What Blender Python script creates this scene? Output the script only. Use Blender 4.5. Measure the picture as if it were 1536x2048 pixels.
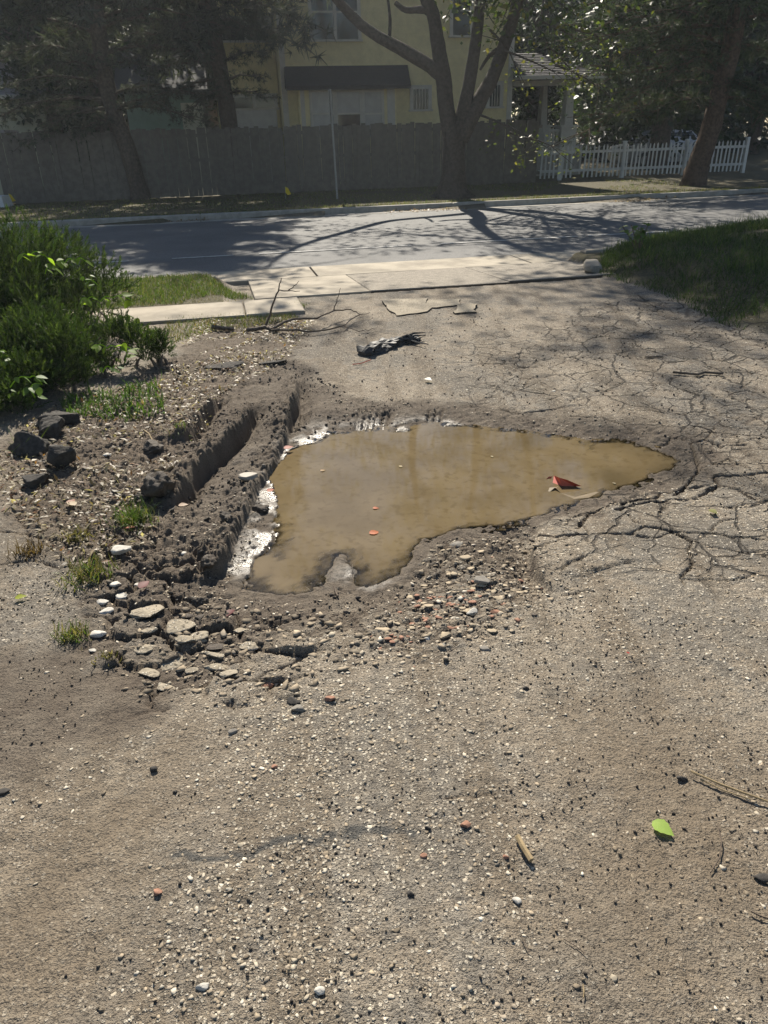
import bpy, math, random
import numpy as np
from mathutils import Matrix, Vector
S = bpy.context.scene
for o in list(bpy.data.objects): bpy.data.objects.remove(o)
C = S.collection
rad = math.radians
# ------------------------------------------------------------------ camera
H = 1.6; PITCH = rad(26.9); ROLL = rad(-1.6); FPX = 1490.0
cam_d = bpy.data.cameras.new('camera'); cam = bpy.data.objects.new('camera', cam_d); C.objects.link(cam)
cam_d.sensor_fit = 'VERTICAL'; cam_d.sensor_height = 36; cam_d.lens = FPX/2048*36
cam_d.clip_start = 0.05; cam_d.clip_end = 2000
cam.matrix_world = Matrix.Translation((0, 0, H)) @ Matrix.Rotation(rad(90)-PITCH, 4, 'X') @ Matrix.Rotation(ROLL, 4, 'Z')
S.camera = cam
# ------------------------------------------------------------------ sky, sun, exposure
SUN_EL = rad(41); SUN_AZ = rad(-8)          # azimuth from +Y, negative = towards -X
w = bpy.data.worlds.new('World'); S.world = w; w.use_nodes = True
nt = w.node_tree; nt.nodes.clear()
sky = nt.nodes.new('ShaderNodeTexSky'); sky.sky_type = 'NISHITA'; sky.sun_disc = False
sky.sun_elevation = SUN_EL; sky.sun_rotation = SUN_AZ; sky.air_density = 1.0; sky.dust_density = 0.4
bg = nt.nodes.new('ShaderNodeBackground'); bg.inputs[1].default_value = 0.058
wo = nt.nodes.new('ShaderNodeOutputWorld')
nt.links.new(sky.outputs[0], bg.inputs[0]); nt.links.new(bg.outputs[0], wo.inputs[0])
sd_ = bpy.data.lights.new('sun', 'SUN'); sun = bpy.data.objects.new('sun', sd_); C.objects.link(sun)
sd_.energy = 5.0; sd_.angle = rad(0.53); sd_.color = (1.0, 0.92, 0.79)
sdir = Vector((math.sin(SUN_AZ)*math.cos(SUN_EL), math.cos(SUN_AZ)*math.cos(SUN_EL), math.sin(SUN_EL)))
sun.rotation_euler = sdir.to_track_quat('Z', 'Y').to_euler()
S.view_settings.view_transform = 'Standard'; S.view_settings.look = 'None'
S.view_settings.exposure = 0.92; S.view_settings.gamma = 1.0; S.view_settings.use_curve_mapping = False
GLARE_VEIL = 0.0009  # density of the added air that stands in for lens glare
S.cycles.use_denoising = True
S.cycles.max_bounces = 5; S.cycles.diffuse_bounces = 2; S.cycles.glossy_bounces = 2
S.cycles.transmission_bounces = 4; S.cycles.transparent_max_bounces = 8
S.cycles.sample_clamp_indirect = 4; S.cycles.sample_clamp_direct = 30

# ------------------------------------------------------------------ measuring helpers
A = rad(11.3); CA, SA = math.cos(A), math.sin(A)   # the street runs at this angle to the x axis
def ray(px, py):
    x = (px-768)/FPX; y = -(py-1024)/FPX
    c, s = math.cos(ROLL), math.sin(ROLL)
    x, y = c*x-s*y, s*x+c*y
    cp, sp = math.cos(PITCH), math.sin(PITCH)
    return x, cp+y*sp, -sp+y*cp
def G(px, py, z=0.0):                      # point of the ground plane seen at a photo position
    r = ray(px, py); t = (z-H)/r[2]; return (r[0]*t, r[1]*t)
def at(px, py, Y):                         # point at distance Y
    r = ray(px, py); t = Y/r[1]; return Vector((r[0]*t, Y, H+r[2]*t))
def W(px, py, v):                          # (u, z) on the upright plane at street depth v
    r = ray(px, py); rv = -SA*r[0]+CA*r[1]; t = v/rv
    return (CA*r[0]+SA*r[1])*t, H+r[2]*t
def uv2xy(u, v): return (CA*u-SA*v, SA*u+CA*v)
def xy2uv(x, y): return (CA*x+SA*y, -SA*x+CA*y)

# ------------------------------------------------------------------ noise
def _h(ix, iy, seed):
    n = (ix.astype(np.int64)*374761393 + iy.astype(np.int64)*668265263 + seed*974634777) & 0xffffffff
    n = ((n ^ (n >> 13))*1274126177) & 0xffffffff
    n = n ^ (n >> 16)
    return (n & 0xffff)/32767.5-1.0
def vn(x, y, seed=0):
    x = np.asarray(x, float); y = np.asarray(y, float)
    ix = np.floor(x); iy = np.floor(y); fx = x-ix; fy = y-iy
    fx = fx*fx*(3-2*fx); fy = fy*fy*(3-2*fy)
    a = _h(ix, iy, seed); b = _h(ix+1, iy, seed); c = _h(ix, iy+1, seed); d = _h(ix+1, iy+1, seed)
    return (a*(1-fx)+b*fx)*(1-fy)+(c*(1-fx)+d*fx)*fy
def fbm(x, y, f, o=3, seed=0):
    r = 0; a = 1.0; t = 0
    for k in range(o):
        cs, sn = math.cos(0.6+k), math.sin(0.6+k)
        r = r+a*vn((x*cs-y*sn)*f, (x*sn+y*cs)*f, seed+k*7); t += a; a *= 0.5; f *= 2.03
    return r/t
def sst(a, b, x):
    t = np.clip((x-a)/(b-a), 0, 1); return t*t*(3-2*t)

# ------------------------------------------------------------------ meshes and objects
def mesh_np(name, v, f, col=None, smooth=False):
    v = np.asarray(v, np.float32).reshape(-1, 3); f = np.asarray(f, np.int32)
    me = bpy.data.meshes.new(name); n, k = f.shape
    me.vertices.add(len(v)); me.vertices.foreach_set('co', v.ravel())
    me.loops.add(n*k); me.loops.foreach_set('vertex_index', f.ravel())
    me.polygons.add(n); me.polygons.foreach_set('loop_start', np.arange(0, n*k, k, dtype=np.int32))
    if smooth: me.polygons.foreach_set('use_smooth', np.ones(n, bool))
    me.update(calc_edges=True)
    if col is not None:
        col = np.asarray(col, np.float32)
        if col.shape[1] == 3: col = np.concatenate([col, np.ones((len(col), 1), np.float32)], 1)
        ca = me.color_attributes.new('Col', 'FLOAT_COLOR', 'POINT'); ca.data.foreach_set('color', col.ravel())
    return me
def mesh_pd(name, v, f, smooth=False):
    me = bpy.data.meshes.new(name); me.from_pydata([tuple(p) for p in v], [], f); me.update()
    if smooth: me.polygons.foreach_set('use_smooth', [True]*len(me.polygons))
    return me
def obj(name, me, mat=None, parent=None, loc=None, rot=None):
    o = bpy.data.objects.new(name, me); C.objects.link(o)
    if mat is not None and me is not None and not me.materials: me.materials.append(mat)
    if parent is not None: o.parent = parent
    if loc is not None: o.location = loc
    if rot is not None: o.rotation_euler = rot
    return o
def tag(o, label, cat, group=None, kind=None):
    o['label'] = label; o['category'] = cat
    if group: o['group'] = group
    if kind: o['kind'] = kind
    return o
def struct(o, kind='structure', label=None):
    o['kind'] = kind
    if label: o['label'] = label
    return o
def thing(name, label, cat, loc=(0, 0, 0), rz=0, group=None):
    o = bpy.data.objects.new(name, None); C.objects.link(o); o.location = loc; o.rotation_euler = (0, 0, rz)
    o.empty_display_size = 0.1
    return tag(o, label, cat, group)
class MB:
    """collects simple shapes into one mesh"""
    def __init__(s): s.v = []; s.f = []
    def box(s, x0, x1, y0, y1, z0, z1, tx=0, ty=0):
        b = len(s.v)
        s.v += [(x0, y0, z0), (x1, y0, z0), (x1, y1, z0), (x0, y1, z0), (x0+tx, y0+ty, z1), (x1-tx, y0+ty, z1), (x1-tx, y1-ty, z1), (x0+tx, y1-ty, z1)]
        s.f += [tuple(b+i for i in q) for q in ((0, 3, 2, 1), (4, 5, 6, 7), (0, 1, 5, 4), (1, 2, 6, 5), (2, 3, 7, 6), (3, 0, 4, 7))]
        return s
    def poly(s, pts):
        b = len(s.v); s.v += [tuple(p) for p in pts]; s.f.append(tuple(range(b, b+len(pts)))); return s
    def prism(s, pts, d):       # polygon extruded by vector d
        b = len(s.v); n = len(pts)
        s.v += [tuple(p) for p in pts]+[(p[0]+d[0], p[1]+d[1], p[2]+d[2]) for p in pts]
        s.f += [tuple(range(b, b+n)), tuple(range(b+2*n-1, b+n-1, -1))]
        for i in range(n):
            j = (i+1) % n; s.f.append((b+i, b+n+i, b+n+j, b+j))
        return s
    def tube(s, pts, rr, n=6, cap=True, wob=0, rnd=random):
        pts = [Vector(p) for p in pts]; b = len(s.v)
        if not hasattr(rr, '__len__'): rr = [rr]*len(pts)
        ref = Vector((0.3, 0.9, 0.2))
        for i, p in enumerate(pts):
            d = (pts[min(i+1, len(pts)-1)]-pts[max(i-1, 0)])
            if d.length < 1e-9: d = Vector((0, 0, 1))
            d.normalize(); a = d.cross(ref)
            if a.length < 1e-3: a = d.cross(Vector((1, 0, 0)))
            a.normalize(); c = d.cross(a)
            for k in range(n):
                t = 2*math.pi*k/n; r = rr[i]*(1+wob*(rnd.random()-.5))
                s.v.append(tuple(p+a*math.cos(t)*r+c*math.sin(t)*r))
        for i in range(len(pts)-1):
            for k in range(n):
                j = (k+1) % n; q = b+i*n
                s.f.append((q+k, q+j, q+n+j, q+n+k))
        if cap: s.f.append(tuple(b+k for k in range(n-1, -1, -1))); q = b+(len(pts)-1)*n; s.f.append(tuple(q+k for k in range(n)))
        return s
    def build(s, name, mat, parent=None, smooth=False, loc=None):
        if loc is not None and parent is None:
            L = Vector(loc); vv = [tuple(Vector(p)-L) for p in s.v]
        elif loc is not None: L = Vector(loc); vv = [tuple(Vector(p)-L) for p in s.v]
        else: vv = s.v
        me = mesh_pd(name, vv, s.f, smooth)
        return obj(name, me, mat, parent, loc if parent is None else None)

# ------------------------------------------------------------------ materials
class NT:
    def __init__(s, name):
        s.m = bpy.data.materials.new(name); s.m.use_nodes = True; s.t = s.m.node_tree; s.t.nodes.clear()
        s.out = s.t.nodes.new('ShaderNodeOutputMaterial')
    def n(s, typ, ins=None, **pr):
        nd = s.t.nodes.new('ShaderNode'+typ)
        for k, v in pr.items(): setattr(nd, k, v)
        for k, v in (ins or {}).items(): s.set(nd.inputs[k], v)
        return nd
    def set(s, sock, v):
        if isinstance(v, bpy.types.NodeSocket): s.t.links.new(v, sock)
        elif isinstance(v, bpy.types.Node): s.t.links.new(v.outputs[0], sock)
        else:
            if sock.type == 'RGBA' and len(v) == 3: v = (*v, 1)
            sock.default_value = v
    def mix(s, f, a, b, blend='MIX'):
        nd = s.t.nodes.new('ShaderNodeMix'); nd.data_type = 'RGBA'; nd.blend_type = blend
        s.set(nd.inputs[0], f); s.set(nd.inputs[6], a); s.set(nd.inputs[7], b); return nd.outputs[2]
    def math(s, op, a, b=0.0, clamp=False):
        nd = s.t.nodes.new('ShaderNodeMath'); nd.operation = op; nd.use_clamp = clamp
        s.set(nd.inputs[0], a); s.set(nd.inputs[1], b); return nd.outputs[0]
    def ramp(s, f, lo, hi):
        nd = s.t.nodes.new('ShaderNodeMapRange'); nd.interpolation_type = 'SMOOTHSTEP'
        s.set(nd.inputs[0], f); nd.inputs[1].default_value = lo; nd.inputs[2].default_value = hi; return nd.outputs[0]
    def pos(s): return s.n('NewGeometry').outputs['Position']
    def noise(s, scale, detail=3, rough=.55, vec=None, seed=0.0):
        v = vec if vec is not None else s.pos()
        nd = s.n('TexNoise', {'Vector': v, 'Scale': scale, 'Detail': detail, 'Roughness': rough}); return nd.outputs[0]
    def bump(s, h, strength, dist, normal=None):
        nd = s.n('Bump', {'Height': h, 'Strength': strength, 'Distance': dist})
        if normal is not None: s.set(nd.inputs['Normal'], normal)
        return nd.outputs[0]
    def pbr(s, **k):
        nd = s.t.nodes.new('ShaderNodeBsdfPrincipled')
        names = dict(col='Base Color', rough='Roughness', spec='Specular IOR Level', normal='Normal', metal='Metallic', alpha='Alpha', sheen='Sheen Weight', ior='IOR', trans='Transmission Weight', coat='Coat Weight')
        for a, v in k.items(): s.set(nd.inputs[names[a]], v)
        return nd
    def done(s, sh): s.t.links.new(sh if isinstance(sh, bpy.types.NodeSocket) else sh.outputs[0], s.out.inputs[0]); return s.m
def simple(name, col, rough=.8, var=.3, scale=12, bump=.3, dist=.01, spec=.3, orand=.15, metal=0, col2=None):
    t = NT(name); n1 = t.noise(scale, 4); n2 = t.noise(scale*6, 3)
    c2 = col2 or tuple(c*(1-var) for c in col); c1 = tuple(min(1, c*(1+var*.5)) for c in col)
    base = t.mix(t.ramp(n1, .3, .7), c2, c1)
    base = t.mix(.35, base, t.mix(n2, tuple(c*.5 for c in col), c1))
    if orand:
        r = t.n('ObjectInfo').outputs['Random']
        base = t.mix(1.0, base, t.n('CombineColor', {0: t.ramp(r, -1/orand*.5, 1), 1: t.ramp(r, -1/orand*.5, 1), 2: t.ramp(r, -1/orand*.5, 1)}).outputs[0], 'MULTIPLY')
    p = t.pbr(col=base, rough=rough, spec=spec, metal=metal, normal=t.bump(t.math('ADD', n1, t.math('MULTIPLY', n2, .5)), bump, dist))
    return t.done(p)
def vcol(name, rough=.85, spec=.3, bump=.3, scale=60, translucent=0.0, var=.35):
    """colour from the mesh's own colour attribute, with grain"""
    t = NT(name); c = t.n('VertexColor', layer_name='Col').outputs[0]
    n1 = t.noise(scale, 3); c2 = t.mix(t.ramp(n1, .25, .75), t.mix(1.0, c, (1-var,)*3, 'MULTIPLY'), c)
    p = t.pbr(col=c2, rough=rough, spec=spec)
    if bump: t.set(p.inputs['Normal'], t.bump(n1, bump, .004))
    if translucent:
        tr = t.n('BsdfTranslucent', {'Color': t.mix(1.0, c2, (1.25, 1.3, .6), 'MULTIPLY')})
        mx = t.n('MixShader', {0: translucent}); t.t.links.new(p.outputs[0], mx.inputs[1]); t.t.links.new(tr.outputs[0], mx.inputs[2]); return t.done(mx)
    return t.done(p)
MT = {}
MT['rock'] = vcol('stone', bump=.5, scale=90)
MT['leaf'] = vcol('leaf', rough=.5, spec=.4, bump=0, translucent=.45, scale=25)
MT['needle'] = vcol('needle', rough=.6, spec=.3, bump=0, translucent=.38, scale=25)
MT['grass'] = vcol('grass_blade', rough=.6, spec=.3, bump=0, translucent=.4, scale=25)
MT['bark'] = simple('bark', (.10, .082, .066), .95, .5, 14, .9, .03, .15)
MT['barkr'] = simple('red_brown_bark', (.12, .085, .062), .95, .5, 14, .9, .03, .15)
MT['twig'] = simple('twig_bark', (.13, .10, .075), .85, .4, 40, .4, .003)
MT['concrete'] = simple('concrete', (.37, .325, .255), .9, .45, 2.2, .35, .005)
MT['concrete_gray'] = simple('old_concrete', (.33, .31, .27), .9, .3, 6, .35, .005)
MT['fence'] = simple('weathered_wood', (.145, .13, .11), .9, .3, 7, .4, .004, .15, .1)
MT['white'] = simple('white_paint', (.62, .62, .60), .7, .12, 8, .1, .002)
MT['trim'] = simple('cream_trim', (.52, .50, .45), .75, .12, 8, .1, .002)
MT['yellow'] = simple('yellow_siding', (.72, .63, .36), .8, .14, 4, .15, .002)
MT['sage'] = simple('sage_siding', (.16, .23, .18), .8, .14, 4, .15, .002)
MT['cream'] = simple('cream_siding', (.42, .41, .31), .8, .14, 4, .15, .002)
MT['curtain'] = simple('curtained_glass', (.34, .34, .34), .25, .2, 5, .05, .002, .5)
MT['darkroof'] = simple('dark_shingle', (.035, .035, .038), .9, .3, 9, .5, .01)
MT['greyroof'] = simple('grey_shingle', (.30, .28, .28), .85, .3, 9, .5, .01)
MT['glass'] = simple('window_glass', (.025, .028, .03), .06, .1, 3, .02, .001, .5, 0)
MT['metal'] = simple('galvanised_metal', (.30, .30, .29), .5, .2, 20, .1, .001, .5, .1, .6)
MT['yellowflag'] = simple('yellow_plastic', (.75, .55, .03), .5, .1, 20, .05, .001)
MT['brick'] = simple('red_brick', (.30, .09, .05), .9, .3, 12, .3, .004)
MT['tan'] = simple('tan_stucco', (.40, .31, .20), .9, .2, 10, .2, .004)
MT['carpaint'] = simple('dark_car_paint', (.03, .035, .045), .25, .1, 4, .02, .001, .6)
MT['carwhite'] = simple('silver_car_paint', (.45, .46, .48), .3, .1, 4, .02, .001, .6)
MT['rubber'] = simple('black_rubber', (.035, .035, .034), .6, .3, 60, .5, .004, .5)
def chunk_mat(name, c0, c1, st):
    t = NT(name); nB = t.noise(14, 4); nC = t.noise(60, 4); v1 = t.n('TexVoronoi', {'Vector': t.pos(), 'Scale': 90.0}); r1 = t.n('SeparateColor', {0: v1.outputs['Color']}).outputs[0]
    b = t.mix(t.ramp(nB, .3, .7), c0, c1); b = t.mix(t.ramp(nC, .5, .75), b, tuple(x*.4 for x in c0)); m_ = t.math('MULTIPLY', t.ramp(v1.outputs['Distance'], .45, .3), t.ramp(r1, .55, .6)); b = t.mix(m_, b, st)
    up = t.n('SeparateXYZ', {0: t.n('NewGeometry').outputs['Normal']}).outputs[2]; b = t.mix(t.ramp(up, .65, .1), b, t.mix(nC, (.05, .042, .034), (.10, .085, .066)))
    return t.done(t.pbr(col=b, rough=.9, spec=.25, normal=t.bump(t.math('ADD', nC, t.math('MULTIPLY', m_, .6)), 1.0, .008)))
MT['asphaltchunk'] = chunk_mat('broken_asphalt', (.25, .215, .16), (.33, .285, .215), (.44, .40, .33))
MT['mudclod'] = simple('mud_clod', (.085, .068, .052), .75, .4, 50, .9, .01, .4)
MT['lava'] = simple('dark_rock', (.075, .068, .06), .9, .5, 45, 1.0, .012, .3)
MT['redpl'] = simple('red_plastic', (.62, .10, .05), .35, .2, 30, .1, .001, .5)
MT['silt'] = simple('silted_sheet', (.15, .105, .05), .6, .25, 30, .3, .002)

# ================================================================== GROUND
def P(lst, z=0.0): return np.array([G(a, b, z) for a, b in lst])
def sd_poly(x, y, pts):                    # signed distance, negative inside
    d = np.full(x.shape, 1e9); ins = np.zeros(x.shape, bool); n = len(pts)
    for i in range(n):
        ax, ay = pts[i]; bx, by = pts[(i+1) % n]; ex, ey = bx-ax, by-ay
        t = np.clip(((x-ax)*ex+(y-ay)*ey)/(ex*ex+ey*ey+1e-12), 0, 1)
        d = np.minimum(d, (x-ax-t*ex)**2+(y-ay-t*ey)**2)
        c = ((ay > y) != (by > y)) & (x < (bx-ax)*(y-ay)/(by-ay+1e-12)+ax); ins ^= c
    d = np.sqrt(d); return np.where(ins, -d, d)
def sd_line(x, y, pts):                    # distance to a polyline, side (+ = right of its direction), position along 0..1
    best = np.full(x.shape, 1e9); side = np.zeros(x.shape); al = np.zeros(x.shape)
    L = [0.0]
    for i in range(len(pts)-1): L.append(L[-1]+math.hypot(*(pts[i+1]-pts[i])))
    for i in range(len(pts)-1):
        ax, ay = pts[i]; bx, by = pts[i+1]; ex, ey = bx-ax, by-ay; l = math.hypot(ex, ey)+1e-9
        t0 = ((x-ax)*ex+(y-ay)*ey)/(l*l); t = np.clip(t0, 0, 1)
        d = (x-ax-t*ex)**2+(y-ay-t*ey)**2; m = d < best
        cr = (x-ax)*ey-(y-ay)*ex
        best = np.where(m, d, best); side = np.where(m, np.sign(cr), side); al = np.where(m, (L[i]+t*l)/L[-1], al)
    return np.sqrt(best), side, al
def local(x, y, pts, pad):
    return (x > pts[:, 0].min()-pad) & (x < pts[:, 0].max()+pad) & (y > pts[:, 1].min()-pad) & (y < pts[:, 1].max()+pad)
ZW = -0.04                                  # water level
PUD = P([(484,1184),(500,1152),(528,1112),(545,1085),(556,1050),(562,1000),(550,972),(540,955),(568,925),(588,900),(640,884),(656,869),(720,869),(762,858),(800,863),(860,852),(900,850),(950,856),(985,863),(1020,861),(1090,873),(1150,881),(1184,897),(1196,885),(1240,885),(1290,893),(1330,905),(1362,922),(1342,942),(1290,956),(1240,979),(1205,996),(1150,1008),(1105,1018),(1085,1032),(1030,1042),(980,1052),(930,1060),(890,1070),(850,1080),(838,1100),(826,1125),(800,1150),(770,1168),(732,1182),(708,1170),(700,1150),(688,1118),(676,1122),(668,1150),(650,1172),(618,1186),(570,1195),(520,1192)], ZW)
RUTS = [ # polyline with the high side on its left, drop, width of the falling side
 (P([(592,755),(584,800),(574,860),(548,920),(520,965),(500,1005),(470,1062),(436,1135),(396,1178)]), .10, .115),
 (P([(512,806),(480,852),(450,882),(420,912),(386,952),(352,1000),(330,1018)]), .11, .095),
 (P([(428,792),(404,838),(388,866),(368,888)]), .085, .09),
 (P([(470,1090),(440,1140),(420,1165)]), .03, .07),
]
SLAB = P([(1098,1022),(1080,1050),(1068,1085),(1063,1115),(1066,1142),(1078,1162),(1098,1178),(1122,1192),(1150,1200)])
CRACKS = [ # (points, half width, depth)
 ([(1063,1075),(1110,1077),(1150,1074),(1180,1070),(1215,1067),(1265,1068)], .008, .03),
 ([(1265,1068),(1292,1052),(1340,1063),(1385,1068),(1420,1070),(1460,1075),(1536,1081)], .006, .022),
 ([(1265,1068),(1290,1075),(1315,1078),(1345,1066)], .006, .02),
 ([(1156,1050),(1163,1036),(1180,1018),(1200,1012),(1218,1002)], .006, .02),
 ([(1156,1034),(1172,1054),(1180,1068)], .006, .02),
 ([(1232,1012),(1262,1003),(1300,997),(1330,998),(1340,993),(1372,997),(1395,996)], .008, .03),
 ([(1240,998),(1275,990),(1310,990),(1322,978),(1370,974),(1420,968)], .007, .025),
 ([(1232,1010),(1262,1026),(1270,1040),(1292,1052)], .005, .015),
 ([(1340,998),(1328,1008),(1322,1028)], .004, .012),
 ([(1430,948),(1470,948),(1500,948),(1536,945)], .009, .035),
 ([(1440,968),(1475,978),(1500,995),(1522,1004),(1560,1000)], .007, .025),
 ([(1430,950),(1440,968),(1420,980),(1400,992)], .009, .03),
 ([(1345,1066),(1380,1082),(1384,1092),(1376,1104),(1383,1122)], .006, .02),
 ([(1384,1084),(1420,1096),(1460,1102),(1490,1106),(1536,1103)], .004, .014),
 ([(1383,1122),(1385,1135),(1372,1146),(1364,1160),(1370,1175)], .006, .02),
 ([(1364,1160),(1410,1162),(1460,1162),(1490,1155),(1520,1146)], .004, .014),
 ([(1420,1070),(1428,1056),(1445,1044),(1480,1040)], .004, .012),
 ([(1120,1150),(1140,1133),(1168,1122)], .005, .018),
 ([(1063,1110),(1095,1098),(1120,1085),(1140,1080)], .004, .014),
 ([(1130,1195),(1160,1188),(1185,1184)], .004, .012),
 ([(1455,1020),(1470,1015),(1500,1010),(1536,1004)], .004, .014),
 ([(1350,985),(1380,960),(1400,930),(1395,905),(1380,880),(1408,875),(1440,890),(1490,890)], .008, .03),
 ([(1310,880),(1335,878),(1340,868),(1365,873)], .005, .016),
 ([(1408,875),(1430,855),(1400,845),(1380,858)], .004, .014),
 ([(1430,920),(1460,915),(1475,925),(1500,935)], .005, .02),
 ([(1000,815),(1040,822),(1090,818),(1140,810),(1190,808)], .005, .02),
 ([(1090,740),(1130,722),(1180,710),(1250,700)], .004, .014),
 ([(1000,720),(1060,722),(1100,735),(1130,760)], .004, .012),
 ([(1140,830),(1200,832),(1250,845),(1300,870)], .004, .016),
 ([(1260,690),(1320,700),(1370,715),(1450,720),(1536,735)], .004, .012),
 ([(1380,560),(1420,600),(1480,615),(1536,618)], .004, .012),
 ([(1180,770),(1240,765),(1330,770),(1400,790),(1480,800),(1560,795)], .003, .012),
 ([(980,770),(1030,775),(1080,765),(1110,780)], .003, .012),
 ([(1290,640),(1350,660),(1440,655),(1536,672)], .003, .010),
 ([(1300,820),(1350,830),(1420,822),(1500,845)], .004, .012),
 ([(0,1062),(60,1070),(130,1085),(165,1120)], .005, .02),
 ([(0,1130),(70,1120),(130,1140)], .004, .015),
 ([(30,1030),(60,1060),(70,1120)], .004, .015),
 ([(880,1600),(960,1590),(1040,1600)], .002, .005),
]
# tyre tread marks pressed into the mud
TREAD = []
for x0 in (600, 612, 622, 720, 733, 745, 756, 768, 780, 860, 872, 885): TREAD.append(([(x0, 815), (x0-6, 838), (x0-10, 858)], .010, .016))
for k in range(6): TREAD.append(([(612+k*16, 1278-k*3), (640+k*16, 1255-k*4), (672+k*16, 1228-k*5)], .006, .008))
CRACKS = [(P(a), b, c) for a, b, c in CRACKS+TREAD]
BANK = P([(1188,548),(1215,505),(1250,488),(1330,478),(1440,462),(1700,440),(2300,450),(2300,720),(1560,676),(1440,640),(1330,586),(1230,556)])
VERGE = P([(-300,552),(200,546),(430,556),(492,572),(530,592),(490,604),(250,612),(-300,640)])
MUDP = P([(330,720),(600,720),(700,790),(870,800),(1180,830),(1380,860),(1430,930),(1330,980),(1100,1015),(1060,1060),(1060,1150),(900,1100),(830,1180),(640,1260),(440,1330),(300,1300),(180,1180),(100,1020),(60,930),(200,820)])
RUBB = P([(180,1060),(420,1060),(520,1180),(520,1340),(420,1400),(260,1370),(180,1290)])
LITT = P([(0,880),(130,800),(330,760),(400,640),(640,640),(560,730),(430,800),(380,900),(330,1010),(300,1120),(180,1180),(60,1060),(0,1010)])
DIRT1 = P([(380,1440),(450,1500),(330,1700),(190,2100),(-400,2300),(-300,1850),(0,1700),(200,1560)])
DIRT2 = P([(1150,1420),(1330,1400),(1500,1560),(1560,1700),(1440,2150),(1150,2150),(1080,1800),(1130,1600)])
DARK1 = P([(-400,1330),(0,1290),(130,1280),(260,1340),(390,1420),(250,1475),(100,1560),(-400,1760)])
EXPO = P([(430,1360),(700,1400),(900,1440),(860,1650),(800,1850),(700,2100),(250,2100),(330,1850),(480,1650)])
DRYF = P([(640,640),(1000,590),(1400,560),(1536,640),(1700,760),(1700,2300),(-300,2300),(-300,1400),(200,1330),(440,1340),(660,1260),(850,1180),(1060,1150),(1100,1020),(1400,980),(1440,900),(1180,800),(900,790),(700,760)])
V_APR, V_JOINT, V_ASPH, V_FAR = 8.48, 10.28, 11.2, 19.0
Z_ST = -0.09
def voro(x, y, cell, seed):
    gx_ = np.floor(x/cell); gy_ = np.floor(y/cell); F1 = np.full(x.shape, 9.); F2 = F1.copy(); I1_ = np.zeros(x.shape); dx1 = np.zeros(x.shape); dy1 = np.zeros(x.shape)
    for i in (-1, 0, 1):
        for j in (-1, 0, 1):
            cx, cy = gx_+i, gy_+j; qx = (cx+.5+.45*_h(cx, cy, seed))*cell; qy = (cy+.5+.45*_h(cx, cy, seed+1))*cell
            d = np.hypot(x-qx, y-qy); m = d < F1
            F2 = np.where(m, F1, np.minimum(F2, d)); dx1 = np.where(m, x-qx, dx1); dy1 = np.where(m, y-qy, dy1); I1_ = np.where(m, _h(cx, cy, seed+2), I1_); F1 = np.where(m, d, F1)
    return (F2-F1)/2, I1_, dx1, dy1
CRZ = P([(930,690),(1250,590),(1536,560),(1900,640),(1900,1200),(1440,1200),(1200,1150),(1060,1120),(1060,1050),(1100,1010),(1380,965),(1400,880),(1200,810),(960,800)])
PLAT = P([(200,1090),(400,1080),(480,1200),(560,1230),(640,1300),(560,1390),(300,1400),(200,1330)])
FLAK = P([(850,1080),(1050,1050),(1060,1150),(1090,1190),(1010,1260),(830,1330),(740,1320),(740,1260),(810,1180)])
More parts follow.
